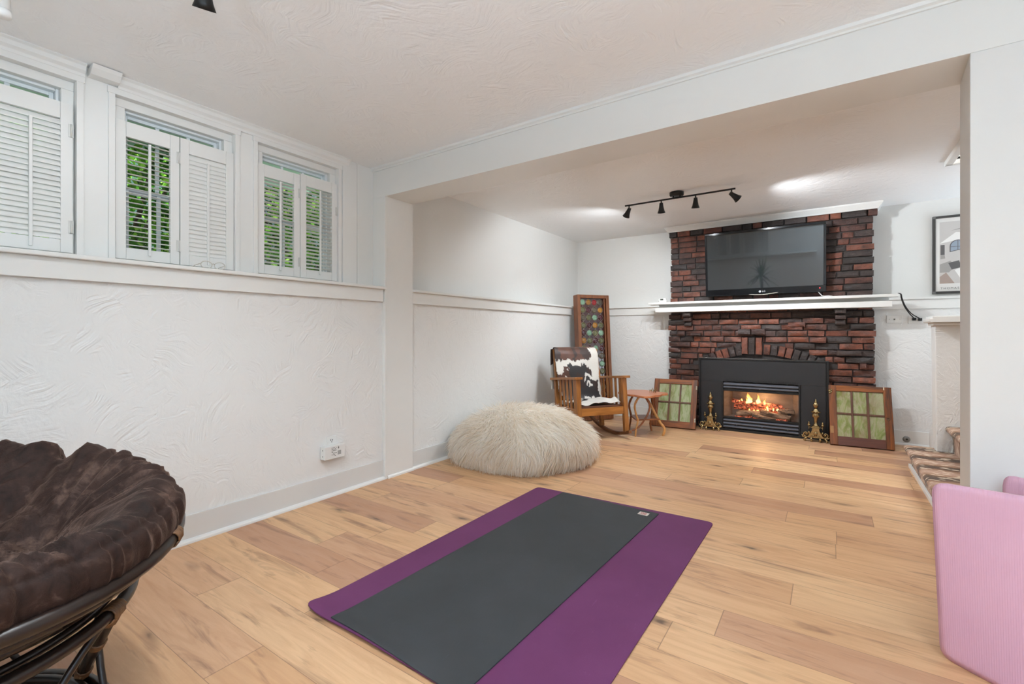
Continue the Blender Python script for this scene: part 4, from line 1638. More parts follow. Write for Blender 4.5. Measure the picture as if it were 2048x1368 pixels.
def ex_l(w, h):
    out = []
    for zc in (0.10, 0.48):
        m_ = MB()
        m_.box(w / 2 - 0.016, -0.002, zc - 0.022, w / 2 - 0.002, 0.0, zc + 0.022)
        for k in (-1, 0, 1):
            m_.ball((w / 2 - 0.009, -0.002, zc + k * 0.013), 0.006, 8, 6, 0, (1, 0.5, 0.8))
        out.append(('hinge', m_, M_patch))
    out.append(('latch_plate', MB().box(-w / 2 + 0.004, -0.002, 0.32, -w / 2 + 0.026, 0.0, 0.40).ball((-w / 2 + 0.015, -0.002, 0.36), 0.007, 8, 6), plain('tarnished_brass', rgb(96, 82, 56), 0.4, 0.8, var=0.3)))
    return out


def ex_r(w, h):
    out = []
    m_ = MB()
    for (x, z, r) in ((-w / 2 + 0.006, h - 0.06, 0.012), (-w / 2 + 0.022, h - 0.052, 0.009), (-w / 2 + 0.008, h - 0.08, 0.010), (-w / 2 + 0.020, h - 0.072, 0.010)):
        m_.ball((x, -0.004, z), r, 10, 8, 0, (1, 0.6, 1))
    out.append(('cabinet_catch', m_, M_brass))
    out.append(('worn_hinge_patch', MB().box(-w / 2 + 0.004, -0.0012, 0.11, -w / 2 + 0.032, 0.0, 0.18), plain('bare_wood', rgb(168, 122, 74), 0.6, var=0.2)))
    lk = MB().lathe([(0.016, 0), (0.016, 0.002), (0.007, 0.0025), (0.006, -0.004)], 20, 0, Matrix.Translation((w / 2 - 0.036, 0.0, 0.285)) @ Matrix.Rotation(R(90), 4, 'X'))
    out.append(('lock_hole', lk, plain('lock_plate', rgb(128, 96, 70), 0.45, 0.6, var=0.3)))
    out.append(('paint_chip', MB().box(w / 2 - 0.062, -0.001, h - 0.028, w / 2 - 0.054, 0.0, h - 0.002), plain('bare_chip', rgb(222, 206, 176), 0.6)))
    return out


sash('old wooden six pane window with pale green glass left of the fireplace', (-1.735, 5.478), (-1.246, 5.516), 0.572, R(20.0), (M_sash, M_sashz, M_sash),
     pane_material('pale_green_glass', 3.1, rgb(112, 118, 66), rgb(142, 156, 108), rgb(120, 94, 54), rgb(170, 174, 142)), 0.055, 0.075, 0.062, ex_l)
sash('wider old six pane window with olive green glass right of the fireplace', (0.014, 5.545), (0.513, 5.585), 0.592, R(18.0), (M_sash, M_sashz, M_bottom),
     pane_material('olive_green_glass', 9.4, rgb(96, 106, 48), rgb(130, 140, 80), rgb(118, 92, 60), rgb(160, 156, 122)), 0.055, 0.085, 0.062, ex_r)


# ============================================================ brass andirons
def andiron(cx, cy, rot, label):
    t = thing('brass_andiron', label, 'andiron', (cx, cy, 0), (0, 0, rot), 'brass andirons')
    b_ = MB()
    b_.prism([(-0.070, 0.040), (0.070, 0.040), (0.074, 0.052), (0.060, 0.062), (0.045, 0.085), (0.034, 0.115), (0.030, 0.140), (-0.030, 0.140), (-0.034, 0.115), (-0.045, 0.085), (-0.060, 0.062), (-0.074, 0.052)], -0.034, 0.034, 'y')
    b_.box(-0.038, -0.038, 0.140, 0.038, 0.038, 0.150)
    b_.box(-0.030, -0.030, 0.150, 0.030, 0.030, 0.160)
    b_.build('plinth', M_brass, t, 0.004, local=True)
    b_ = MB()
    b_.ball((0, -0.036, 0.085), 0.016, 10, 8, 0, (1, 0.5, 1.3))
    for s in (-1, 1):
        b_.ball((s * 0.02, -0.036, 0.062), 0.010, 8, 6, 0, (1.5, 0.5, 0.8))
    b_.build('relief_ornament', M_brass, t, local=True)
    for s in (-1, 1):
        sc = MB()
        pts = []
        for k in range(26):
            a = k / 25 * 2 * PI * 1.35
            r = 0.034 - 0.026 * k / 25
            pts.append((s * (0.082 + r * math.cos(a + 2.2)), -0.012, 0.072 + r * math.sin(a + 2.2)))
        sc.tube(pts, [0.010 - 0.004 * k / 25 for k in range(26)], 8)
        sc.ball((s * 0.082, -0.012, 0.072), 0.010, 8, 6)
        sc.tube([(s * 0.050, 0, 0.055), (s * 0.085, -0.01, 0.040), (s * 0.112, -0.012, 0.046), (s * 0.118, -0.012, 0.062)], [0.012, 0.010, 0.008, 0.006], 8)
        sc.build('scroll', M_brass, t, local=True)
        ft = MB()
        ft.tube([(s * 0.070, -0.015, 0.045), (s * 0.092, -0.022, 0.026), (s * 0.098, -0.026, 0.010), (s * 0.090, -0.028, 0.006)], [0.014, 0.011, 0.009, 0.006], 8)
        ft.ball((s * 0.092, -0.027, 0.008), 0.0082, 8, 6, 0, (1.3, 1.2, 0.95))
        ft.tube([(s * 0.035, -0.028, 0.045), (s * 0.040, -0.036, 0.022), (s * 0.036, -0.038, 0.008)], [0.012, 0.010, 0.008], 8)
        ft.ball((s * 0.036, -0.038, 0.008), 0.0082, 8, 6, 0, (1.2, 1.2, 0.95))
        ft.build('foot', M_brass, t, local=True)
        ur = MB().tube([(s * 0.058, -0.004, 0.110), (s * 0.058, -0.004, 0.152)], [0.003, 0.003], 8)
        ur.lathe([(0.004, 0.150), (0.012, 0.160), (0.016, 0.170), (0.010, 0.175), (0.005, 0.180), (0.010, 0.186), (0.006, 0.194), (0.002, 0.204)], 14, 0, Matrix.Translation((s * 0.058, -0.004, 0)))
        ur.tube([(s * 0.034, -0.004, 0.150), (s * 0.048, -0.004, 0.140), (s * 0.058, -0.004, 0.152)], 0.003, 6)
        ur.build('side_urn', M_brass, t, local=True)
    MB().lathe([(0.030, 0.160), (0.022, 0.168), (0.016, 0.180), (0.014, 0.200), (0.018, 0.230), (0.026, 0.262), (0.030, 0.276), (0.022, 0.284), (0.026, 0.290), (0.034, 0.300), (0.040, 0.304), (0.030, 0.312), (0.024, 0.322), (0.018, 0.330), (0.014, 0.336)], 18).build('column', M_brass, t, local=True)
    lf = MB()
    for k in range(8):
        a = 2 * PI * k / 8
        lf.ball((0.024 * math.cos(a), 0.024 * math.sin(a), 0.262), 0.009, 8, 6, 0, (0.8, 0.8, 1.8))
        lf.ball((0.036 * math.cos(a), 0.036 * math.sin(a), 0.300), 0.007, 8, 6, 0, (1, 1, 0.8))
    lf.build('leaf_band', M_brass, t, local=True)
    MB().lathe([(0.012, 0.334), (0.010, 0.342), (0.018, 0.350), (0.023, 0.362), (0.023, 0.376), (0.018, 0.388), (0.012, 0.392), (0.014, 0.397), (0.010, 0.408), (0.006, 0.420), (0.001, 0.434)], 16).build('finial', M_brass, t, local=True)


andiron(-1.112, 5.655, 0.0, 'brass andiron standing left of the fire before the black surround')
andiron(-0.108, 5.640, 0.0, 'brass andiron standing right of the fire before the black surround')
# ============================================================ furry pouf
nrng = np.random.default_rng(5)
PC = np.array([-2.235, 3.47])
PRX = 0.585


def pouf_point(th, ph):
    """th round the pouf, ph -0.5..pi/2 up it; returns xyz"""
    rr = PRX * (1 + 0.03 * np.sin(2 * th + 0.6) + 0.02 * np.sin(5 * th))
    c = np.maximum(np.cos(ph), 0) ** 0.86
    r = rr * c
    z = np.where(ph >= 0, 0.135 + 0.285 * np.sin(np.maximum(ph, 0)) ** 1.0, 0.135 + 0.13 * np.sin(np.minimum(ph, 0)) / math.sin(0.5))
    # slumped to one side, with a soft hollow
    z = z + 0.030 * np.cos(th - 1.6) * np.maximum(np.sin(np.maximum(ph, 0)), 0) * c
    x = PC[0] + r * np.cos(th)
    y = PC[1] + r * np.sin(th)
    over = np.maximum(0, (-2.690) - x)
    x = np.maximum(x, -2.690 - 0.10 * 0 * over)
    z = z + 0.06 * over
    return np.stack([x, y, np.maximum(z, 0.004)], -1)


pouf = thing('furry_pouf', 'large round cream shaggy fur pouf on the floor against left wall', 'pouf', (PC[0], PC[1], 0))
nt_, np_ = 72, 30
th = np.linspace(0, 2 * PI, nt_, endpoint=False)
ph = np.linspace(-0.5, PI / 2, np_)
T, PHI = np.meshgrid(th, ph, indexing='ij')
G = pouf_point(T, PHI).reshape(-1, 3)
mb = MB()
mb.add(G.tolist(), grid_faces(nt_, np_, True), 0, True)
M_poufskin = plain('pouf_backing', rgb(244, 236, 224), 0.9, var=0.1)
mb.build('cover', M_poufskin, pouf)


def fur_material():
    m = NT('cream_fur')
    r = m.attr('rnd')
    c = m.ramp(r, [(0.0, rgb(228, 212, 190)), (0.25, rgb(244, 235, 222)), (0.7, rgb(251, 247, 240)), (1.0, rgb(253, 250, 246))])
    pb = m.bsdf(c, 0.65, 0.0, None, Sheen_Weight=0.2, Specular_IOR_Level=0.3)
    tl = m.n('ShaderNodeBsdfTranslucent')
    m.put(tl.inputs[0], c)
    mx = m.n('ShaderNodeMixShader')
    mx.inputs[0].default_value = 0.55
    m.t.links.new(pb.outputs[0], mx.inputs[1])
    m.t.links.new(tl.outputs[0], mx.inputs[2])
    m.surf(mx.outputs[0])
    return m.mat


NS = 24000
u1 = nrng.random(NS)
th = nrng.random(NS) * 2 * PI
ph = np.arcsin(np.clip(u1 * 1.36 - 0.36, -0.46, 0.9999))
eps = 1e-3
p0 = pouf_point(th, ph)
dth = (pouf_point(th + eps, ph) - p0) / eps
dph = (pouf_point(th, np.minimum(ph + eps, PI / 2)) - pouf_point(th, ph - eps)) / eps
nrm = np.cross(dth, dph)
nrm /= np.linalg.norm(nrm, axis=1, keepdims=True) + 1e-9
out = p0 - np.array([PC[0], PC[1], 0.1])
nrm[(nrm * out).sum(1) < 0] *= -1
down = -dph / (np.linalg.norm(dph, axis=1, keepdims=True) + 1e-9)
side = np.cross(nrm, down)
# combing: falls down the sides, swept sideways on top, with clumps
cl = np.array([[mnoise.noise(Vector((p[0] * 11, p[1] * 11, p[2] * 11))), mnoise.noise(Vector((p[0] * 4 + 9, p[1] * 4, p[2] * 4))), mnoise.noise(Vector((p[0] * 24, p[1] * 24 + 5, p[2] * 24)))] for p in p0.tolist()])
sweep = np.array([0.95, -0.65, 0.0])
topw = np.clip((p0[:, 2] - 0.30) / 0.12, 0, 1)[:, None]
flow = down * (1 - 0.6 * topw) + (sweep - nrm * (nrm @ sweep)[:, None]) * topw * 1.3 + side * (cl[:, 0:1] * 0.9 + cl[:, 1:2] * 0.9) + nrm * 0.22
flow += nrng.normal(size=(NS, 3)) * 0.16
flow /= np.linalg.norm(flow, axis=1, keepdims=True)
L = 0.085 * (0.7 + 0.6 * nrng.random(NS)) * (1 + 0.35 * cl[:, 2])
K = 5
tt_ = np.linspace(0, 1, K)
pts = np.zeros((NS, K, 3))
for k, t in enumerate(tt_):
    a = L * (0.42 * t - 0.20 * t * t)
    b = L * (0.25 * t + 0.70 * t * t)
    pts[:, k] = p0 + nrm * a[:, None] + flow * b[:, None]
    pts[:, k, 2] -= 0.012 * t * t * (1 + cl[:, 0])
pts[:, :, 2] = np.maximum(pts[:, :, 2], 0.003 + 0.004 * tt_[None, :] * nrng.random((NS, 1)))
lim = -2.752 + 0.02 * nrng.random((NS, 1))
pts[:, :, 0] = np.maximum(pts[:, :, 0], np.where(pts[:, :, 2] < 0.15, lim, lim - 0.012))
wd = np.cross(flow, nrm + nrng.normal(size=(NS, 3)) * 0.7)
wd /= np.linalg.norm(wd, axis=1, keepdims=True) + 1e-9
wid = 0.0029 * np.array([1.0, 1.0, 0.85, 0.6, 0.12])
va = pts[:, :, None, :] + wd[:, None, None, :] * (wid[None, :, None, None] * np.array([-1, 1])[None, None, :, None])
va = va.reshape(-1, 3)
va[:, 0] = np.maximum(va[:, 0], -2.774)
va[:, 2] = np.maximum(va[:, 2], 0.001)
base = (np.arange(NS) * K * 2)[:, None]
q = []
for k in range(K - 1):
    q.append(np.concatenate([base + 2 * k, base + 2 * k + 1, base + 2 * k + 3, base + 2 * k + 2], 1))
fa = np.stack(q, 1).reshape(-1, 4)
me = bpy.data.meshes.new('fur')
me.vertices.add(len(va))
me.vertices.foreach_set('co', (va - np.array([PC[0], PC[1], 0])).astype(np.float32).ravel())
me.loops.add(len(fa) * 4)
me.loops.foreach_set('vertex_index', fa.astype(np.int32).ravel())
me.polygons.add(len(fa))
me.polygons.foreach_set('loop_start', np.arange(0, len(fa) * 4, 4, dtype=np.int32))
me.polygons.foreach_set('use_smooth', np.ones(len(fa), dtype=bool))
me.update(calc_edges=True)
at = me.attributes.new('rnd', 'FLOAT', 'FACE')
rv = np.clip(0.55 + 0.22 * nrng.normal(size=NS) + 0.3 * cl[:, 1] - 0.25 * np.maximum(cl[:, 2], 0), 0.0, 1.0)
at.data.foreach_set('value', np.repeat(rv, K - 1).astype(np.float32))
me.materials.append(fur_material())
fo = bpy.data.objects.new('fur', me)
fo.parent = pouf
fo['kind'] = 'stuff'
COL.objects.link(fo)


# ============================================================ yoga mats
def mat_material(name, c1, c2, c3, scratch):
    m = NT(name)
    co = m.coord()
    n = m.noise(co, 2.2, 4, 0.6)
    n2 = m.noise(co, 300, 2)
    st = m.noise(m.coord('Object', scale=(30, 3, 1), rot=(0, 0, 0.5)), 4, 4, 0.7, 1.0)
    c = m.ramp(n, [(0.3, c1), (0.7, c2)])
    c = m.mix(m.math('MULTIPLY', m.ramp(st, [(0.64, (0, 0, 0, 1)), (0.75, (1, 1, 1, 1))]), scratch), c, c3)
    m.bsdf(c, 0.72, 0.0, m.bump(n2, 0.25, 0.001), Specular_IOR_Level=0.25)
    return m.mat


def flat_mat(name, label, corners, th_, z0, mat, rad, lift, nx=24, ny=44):
    """rubber mat: corners near-left, near-right, far-right, far-left"""
    a, b, c, d = [Vector((*p, 0)) for p in corners]
    mb = MB()
    lx, ly = (b - a).length, (d - a).length
    V = []
    for layer in (0, 1):
        for i in range(nx + 1):
            for j in range(ny + 1):
                u, v = i / nx, j / ny
                # round the corners by pulling the border in
                x, y = u * lx, v * ly
                cx = min(max(x, rad), lx - rad); cy = min(max(y, rad), ly - rad)
                dx, dy = x - cx, y - cy
                if abs(dx) > 1e-9 and abs(dy) > 1e-9:
                    m_ = max(abs(dx), abs(dy)); l_ = math.hypot(dx, dy)
                    dx, dy = dx * m_ / l_, dy * m_ / l_
                x, y = cx + dx, cy + dy
                u2, v2 = x / lx, y / ly
                p = a.lerp(b, u2).lerp(d.lerp(c, u2), v2)
                z = z0 + lift(u2, v2)
                V.append((p.x, p.y, z + (th_ if layer else 0)))
    n1 = (nx + 1) * (ny + 1)
    F = [tuple(n1 + q for q in f) for f in grid_faces(nx + 1, ny + 1)] + [tuple(reversed(f)) for f in grid_faces(nx + 1, ny + 1)]
    ring = [(i, 0) for i in range(nx + 1)] + [(nx, j) for j in range(1, ny + 1)] + [(i, ny) for i in range(nx - 1, -1, -1)] + [(0, j) for j in range(ny - 1, 0, -1)]
    ix = lambda p, l: l * n1 + p[0] * (ny + 1) + p[1]
    for k in range(len(ring)):
        p, q = ring[k], ring[(k + 1) % len(ring)]
        F.append((ix(p, 0), ix(q, 0), ix(q, 1), ix(p, 1)))
    mb.add(V, F, 0, True)
    cen = (a + b + c + d) / 4
    return mb, cen


# denser rows near the borders so the corners round well
def lift_p(u, v):
    return 0.016 * math.exp(-((u / 0.06) ** 2 + (v / 0.05) ** 2)) + 0.012 * math.exp(-((u - 0.30) / 0.22) ** 2 - (v / 0.03) ** 2)


def lift_b(u, v):
    U = 0.13 + u * 0.565
    return lift_p(U, v)


mbp, cen = flat_mat('exercise_mat', '', [(-1.728, 1.072), (-0.566, 1.072), (-0.548, 2.884), (-1.712, 2.850)], 0.006, 0.0005, None, 0.035, lift_p, 60, 92)
tag(mbp.build('exercise_mat', mat_material('purple_rubber', rgb(100, 50, 88), rgb(110, 58, 98), rgb(146, 92, 138), 0.25), origin=(cen.x, cen.y, 0), bevel=0.0015), 'wide plum purple exercise mat lying flat on the oak floor', 'exercise mat')
mbb, cen = flat_mat('yoga_mat', '', [(-1.571, 1.081), (-0.913, 1.066), (-0.846, 2.824), (-1.507, 2.838)], 0.005, 0.0071, None, 0.004, lift_b, 30, 80)
ym = thing('yoga_mat', 'dark charcoal yoga mat lying on top of the purple mat', 'yoga mat', (cen.x, cen.y, 0.007))
mbb.build('mat', mat_material('charcoal_rubber', rgb(58, 60, 61), rgb(66, 68, 70), rgb(88, 92, 98), 0.3), ym, 0.0012)
ex = Vector((0.999, -0.026, 0)); ey = Vector((0.037, 0.999, 0))
lc = Vector((-0.922, 2.768, 0.0123))


def lab(x0, y0, x1, y1, z):
    return [lc + ex * x0 + ey * y0 + Vector((0, 0, z)), lc + ex * x1 + ey * y0 + Vector((0, 0, z)), lc + ex * x1 + ey * y1 + Vector((0, 0, z)), lc + ex * x0 + ey * y1 + Vector((0, 0, z))]


MB().add(lab(-0.030, -0.024, 0.030, 0.024, 0), [(0, 1, 2, 3)]).build('brand_tag', plain('white_tag', rgb(214, 206, 196), 0.6), ym, fix=False)
l_ = MB()
for s in (-1, 1):
    c0 = lc + ex * (s * 0.008) + ey * 0.005
    l_.tube([c0 + ex * (0.008 * math.cos(2 * PI * k / 14)) + ey * (0.009 * math.sin(2 * PI * k / 14)) + Vector((0, 0, 0.0004)) for k in range(14)], 0.0016, 6, True)
l_.add(lab(-0.018, -0.017, 0.018, -0.012, 0.0006), [(0, 1, 2, 3)])
l_.build('tag_emblem', plain('red_print', rgb(176, 82, 78), 0.6), ym, fix=False)


# ============================================================ pink folding mat
def pink_material():
    m = NT('pink_foam')
    co = m.n('ShaderNodeTexCoord').outputs['UV']
    sx = m.n('ShaderNodeSeparateXYZ')
    m.t.links.new(co, sx.inputs[0])
    w = m.math('SINE', m.math('MULTIPLY', sx.outputs[0], 2 * PI / 0.006))
    n = m.noise(m.coord(), 5, 3)
    c = m.ramp(n, [(0.3, rgb(204, 158, 178)), (0.7, rgb(210, 164, 182))])
    c = m.mix(m.math('MULTIPLY', m.math('ADD', w, 1.0), 0.04), c, rgb(190, 140, 160))
    m.bsdf(c, 0.55, 0.0, m.bump(w, 0.2, 0.0008))
    return m.mat


M_pink = pink_material()
M_pinkedge = plain('pale_pink_edge', rgb(220, 180, 192), 0.5, var=0.02)
pk = thing('folding_exercise_mat', 'pink ribbed folding exercise mat standing on edge by the jamb', 'exercise mat', (0.6, 2.1, 0))


def panel(bl, br_, tl, tr, bow, name, th_=0.016, rad=0.035):
    bl, br_, tl, tr = map(Vector, (bl, br_, tl, tr))
    nu, nv = 30, 30
    lx, ly = (br_ - bl).length, (tl - bl).length
    nn = (br_ - bl).cross(tl - bl).normalized()
    V = []
    UV = []
    for layer in (0, 1):
        for i in range(nu + 1):
            for j in range(nv + 1):
                x, y = i / nu * lx, j / nv * ly
                cx = max(x, rad); cy = min(max(y, rad), ly - rad)
                dx, dy = x - cx, y - cy
                if abs(dx) > 1e-9 and abs(dy) > 1e-9:
                    m_ = max(abs(dx), abs(dy)); l2 = math.hypot(dx, dy)
                    dx, dy = dx * m_ / l2, dy * m_ / l2
                x, y = cx + dx, cy + dy
                u, v = x / lx, y / ly
                p = bl.lerp(br_, u).lerp(tl.lerp(tr, u), v) + nn * (bow * math.sin(PI * u) * (1 - 0.3 * v))
                e = min(x, y, ly - y)
                inset = 0.003 if e < 0.012 else 0.0
                V.append(p + nn * ((th_ - inset) if layer else inset))
                UV.append((x, y))
    n1 = (nu + 1) * (nv + 1)
    g = grid_faces(nu + 1, nv + 1)
    F = [tuple(n1 + q for q in f) for f in g] + [tuple(reversed(f)) for f in g]
    mi = [0] * len(F)
    ring = [(i, 0) for i in range(nu + 1)] + [(nu, j) for j in range(1, nv + 1)] + [(i, nv) for i in range(nu - 1, -1, -1)] + [(0, j) for j in range(nv - 1, 0, -1)]
    ix = lambda p, l: l * n1 + p[0] * (nv + 1) + p[1]
    m_ = MB()
    m_.add(V, F, 0, True)
    E = []
    for k in range(len(ring)):
        p, q = ring[k], ring[(k + 1) % len(ring)]
        E.append((ix(p, 0), ix(q, 0), ix(q, 1), ix(p, 1)))
    for f in E:
        m_.f.append(f); m_.m.append(1); m_.s.append(True); m_.a.append(0.0)
    o = m_.build(name, [M_pink, M_pinkedge], pk, fix=False)
    uvl = o.data.uv_layers.new(name='UVMap')
    for lp in o.data.loops:
        uvl.data[lp.index].uv = UV[lp.vertex_index]
    return o


panel((0.322, 2.144, 0.001), (0.790, 1.800, 0.001), (0.300, 2.150, 0.590), (0.850, 2.030, 0.596), 0.0, 'front_fold')
panel((0.500, 2.285, 0.001), (0.800, 1.840, 0.001), (0.517, 2.330, 0.606), (0.860, 2.060, 0.590), 0.0, 'rear_fold')

# ============================================================ papasan chair
PCN = Vector((-1.804, 0.087, 0.60))
t_, p_ = 0.136, 3.68
eu = Vector((math.cos(p_) * math.cos(t_), math.sin(p_) * math.cos(t_), math.sin(t_)))
gv = Vector((-math.sin(p_), math.cos(p_), 0))
nv_ = eu.cross(gv)
PM = Matrix(((eu.x, gv.x, nv_.x, PCN.x), (eu.y, gv.y, nv_.y, PCN.y), (eu.z, gv.z, nv_.z, PCN.z), (0, 0, 0, 1)))
RB = 0.546
M_rattan = wood('dark_rattan', rgb(22, 16, 14), rgb(44, 31, 25), 'x', 0.6, 0.28)
M_wrap = wood('rattan_binding', rgb(84, 58, 38), rgb(132, 94, 60), 'y', 2.0, 0.4)
pp = thing('papasan_chair', 'dark rattan papasan chair frame under the brown cushion', 'chair', (PCN.x, PCN.y, 0))


def ringpts(r, z, n=72, M=PM):
    return [M @ Vector((r * math.cos(2 * PI * k / n), r * math.sin(2 * PI * k / n), z)) for k in range(n)]


DB = 0.27


def zb(r):
    return -DB * (1 - (r / RB) ** 2)


MB().tube(ringpts(RB, 0.0), 0.017, 12, True).build('rim', M_rattan, pp)
b_ = MB()
b_.tube(ringpts(0.520, -0.035), 0.012, 10, True)
b_.tube(ringpts(0.44, zb(0.44) - 0.006), 0.011, 10, True)
b_.tube(ringpts(0.22, zb(0.22) - 0.006), 0.011, 10, True)
b_.build('bowl_hoop', M_rattan, pp)
b_ = MB()
for k in range(16):
    a = 2 * PI * k / 16
    b_.tube([PM @ Vector((r * math.cos(a), r * math.sin(a), zb(r) - 0.014)) for r in np.linspace(0.10, RB - 0.004, 12)], 0.009, 8)
b_.build('bowl_spoke', M_rattan, pp)
IDM = Matrix.Translation((PCN.x, PCN.y, 0))
RT, RL = 0.435, 0.385
ZT = 0.408
PT = Matrix.Translation((PCN.x, PCN.y, ZT)) @ Matrix.Rotation(0.05, 4, Vector((-math.sin(p_), math.cos(p_), 0)) * -1)
MB().tube(ringpts(RT, 0.0, 72, PT), 0.016, 12, True).tube(ringpts(RT - 0.03, 0.012, 72, PT), 0.010, 8, True).build('upper_ring', M_rattan, pp)
MB().tube(ringpts(RL, 0.020, 72, IDM), 0.018, 12, True).tube(ringpts(RL - 0.035, 0.034, 72, IDM), 0.014, 10, True).build('floor_ring', M_rattan, pp)
a0 = math.atan2(0.33, 0.294)
for k in range(6):
    a = a0 + 2 * PI * k / 6
    top_ = PT @ Vector((RT * math.cos(a), RT * math.sin(a), 0))
    bot_ = IDM @ Vector((RL * math.cos(a + 1.08), RL * math.sin(a + 1.08), 0.024))
    mid = (top_ + bot_) / 2
    MB().tube([top_, mid, bot_], [0.017, 0.0165, 0.016], 10).build('leg', M_rattan, pp)
    bot2 = IDM @ Vector((RL * math.cos(a - 0.62), RL * math.sin(a - 0.62), 0.024))
    c0 = top_.lerp(bot2, 0.5)
    c0 += (Vector((PCN.x, PCN.y, c0.z)) - c0) * 0.12
    MB().tube([top_ + (PT @ Vector((RT * math.cos(a - 0.25), RT * math.sin(a - 0.25), 0)) - top_) * (1 - t) ** 2 * 1.0 * t + (c0 - top_) * 2 * t * (1 - t) + (bot2 - top_) * t * t for t in np.linspace(0, 1, 12)], 0.009, 8).build('curved_brace', M_rattan, pp)
    w_ = MB()

    def wrap(p, d, r, n, pitch):
        d = d.normalized()
        s1 = d.cross(Vector((0.3, 0.2, 1))).normalized()
        s2 = d.cross(s1)
        pts = []
        for q in range(n * 10):
            g = 2 * PI * q / 10
            pts.append(p + d * (pitch * q / 10 - pitch * n / 2) + (s1 * math.cos(g) + s2 * math.sin(g)) * r)
        w_.tube(pts, pitch * 0.52, 6)

    d = bot_ - top_
    def tie():
        global w_
        w_.build('binding', M_wrap, pp)
        w_ = MB()

    wrap(top_.lerp(bot_, 0.42), d, 0.0185, 7, 0.0056); tie()
    wrap(top_.lerp(bot_, 0.88), d, 0.0185, 9, 0.0056); tie()
    tg = Vector((-math.sin(a), math.cos(a), 0))
    wrap(top_ + tg * 0.0, tg, 0.0190, 9, 0.0058); tie()
    wrap(top_ + d.normalized() * 0.035, d, 0.0195, 8, 0.0058); tie()
    rim_ = PM @ Vector((RB * math.cos(2 * PI * k / 6 + 2.55), RB * math.sin(2 * PI * k / 6 + 2.55), 0))
    tr2 = (PM.to_3x3() @ Vector((-math.sin(2 * PI * k / 6 + 2.55), math.cos(2 * PI * k / 6 + 2.55), 0)))
    wrap(rim_, tr2, 0.0205, 8, 0.0058)
    w_.build('binding', M_wrap, pp)


def plush_material():
    m = NT('brown_plush')
    co = m.coord()
    n = m.noise(co, 26, 5, 0.65, 0.6)
    n2 = m.noise(co, 5, 4, 0.6, 0.8)
    n3 = m.noise(co, 260, 3, 0.6)
    f = m.math('ADD', m.math('MULTIPLY', n, 0.5), m.math('MULTIPLY', n2, 0.5))
    c = m.ramp(f, [(0.36, rgb(30, 19, 15)), (0.52, rgb(52, 35, 29)), (0.70, rgb(104, 82, 71))])
    h = m.math('ADD', m.math('MULTIPLY', n, 1.0), m.math('MULTIPLY', n3, 0.35))
    m.bsdf(c, 0.7, 0.0, m.bump(h, 0.5, 0.006), Sheen_Weight=0.5, Sheen_Roughness=0.35, Sheen_Tint=rgb(170, 140, 125), Specular_IOR_Level=0.2)
    return m.mat


NTH = 540
prof = []
for r in np.linspace(0.0, 0.485, 22):
    prof.append((r, zb(r) + 0.014, 0.0))
cr_, cz_, rr_ = 0.468, 0.036, 0.080
for a in np.linspace(-1.05, 1.45, 26):
    prof.append((cr_ + rr_ * math.cos(a) * 0.98, cz_ + rr_ * math.sin(a), 1.0))
rtop = np.linspace(0.462, 0.0, 46)[1:]
for r in rtop:
    s = r / 0.462
    z = -0.125 + (0.120 + 0.125) * (s ** 1.75)
    prof.append((r, z, 1.0))
npf = len(prof)
V = []
SEAMS = [R(281), R(150), R(85), R(20)]
TUFTS = [(0.27, R(243)), (0.27, R(155)), (0.27, R(85)), (0.27, R(20)), (0.27, R(316)), (0.0, 0.0)]
TXY = [(r * math.cos(a), r * math.sin(a)) for r, a in TUFTS]


def angd(a, b):
    return abs((a - b + PI) % (2 * PI) - PI)


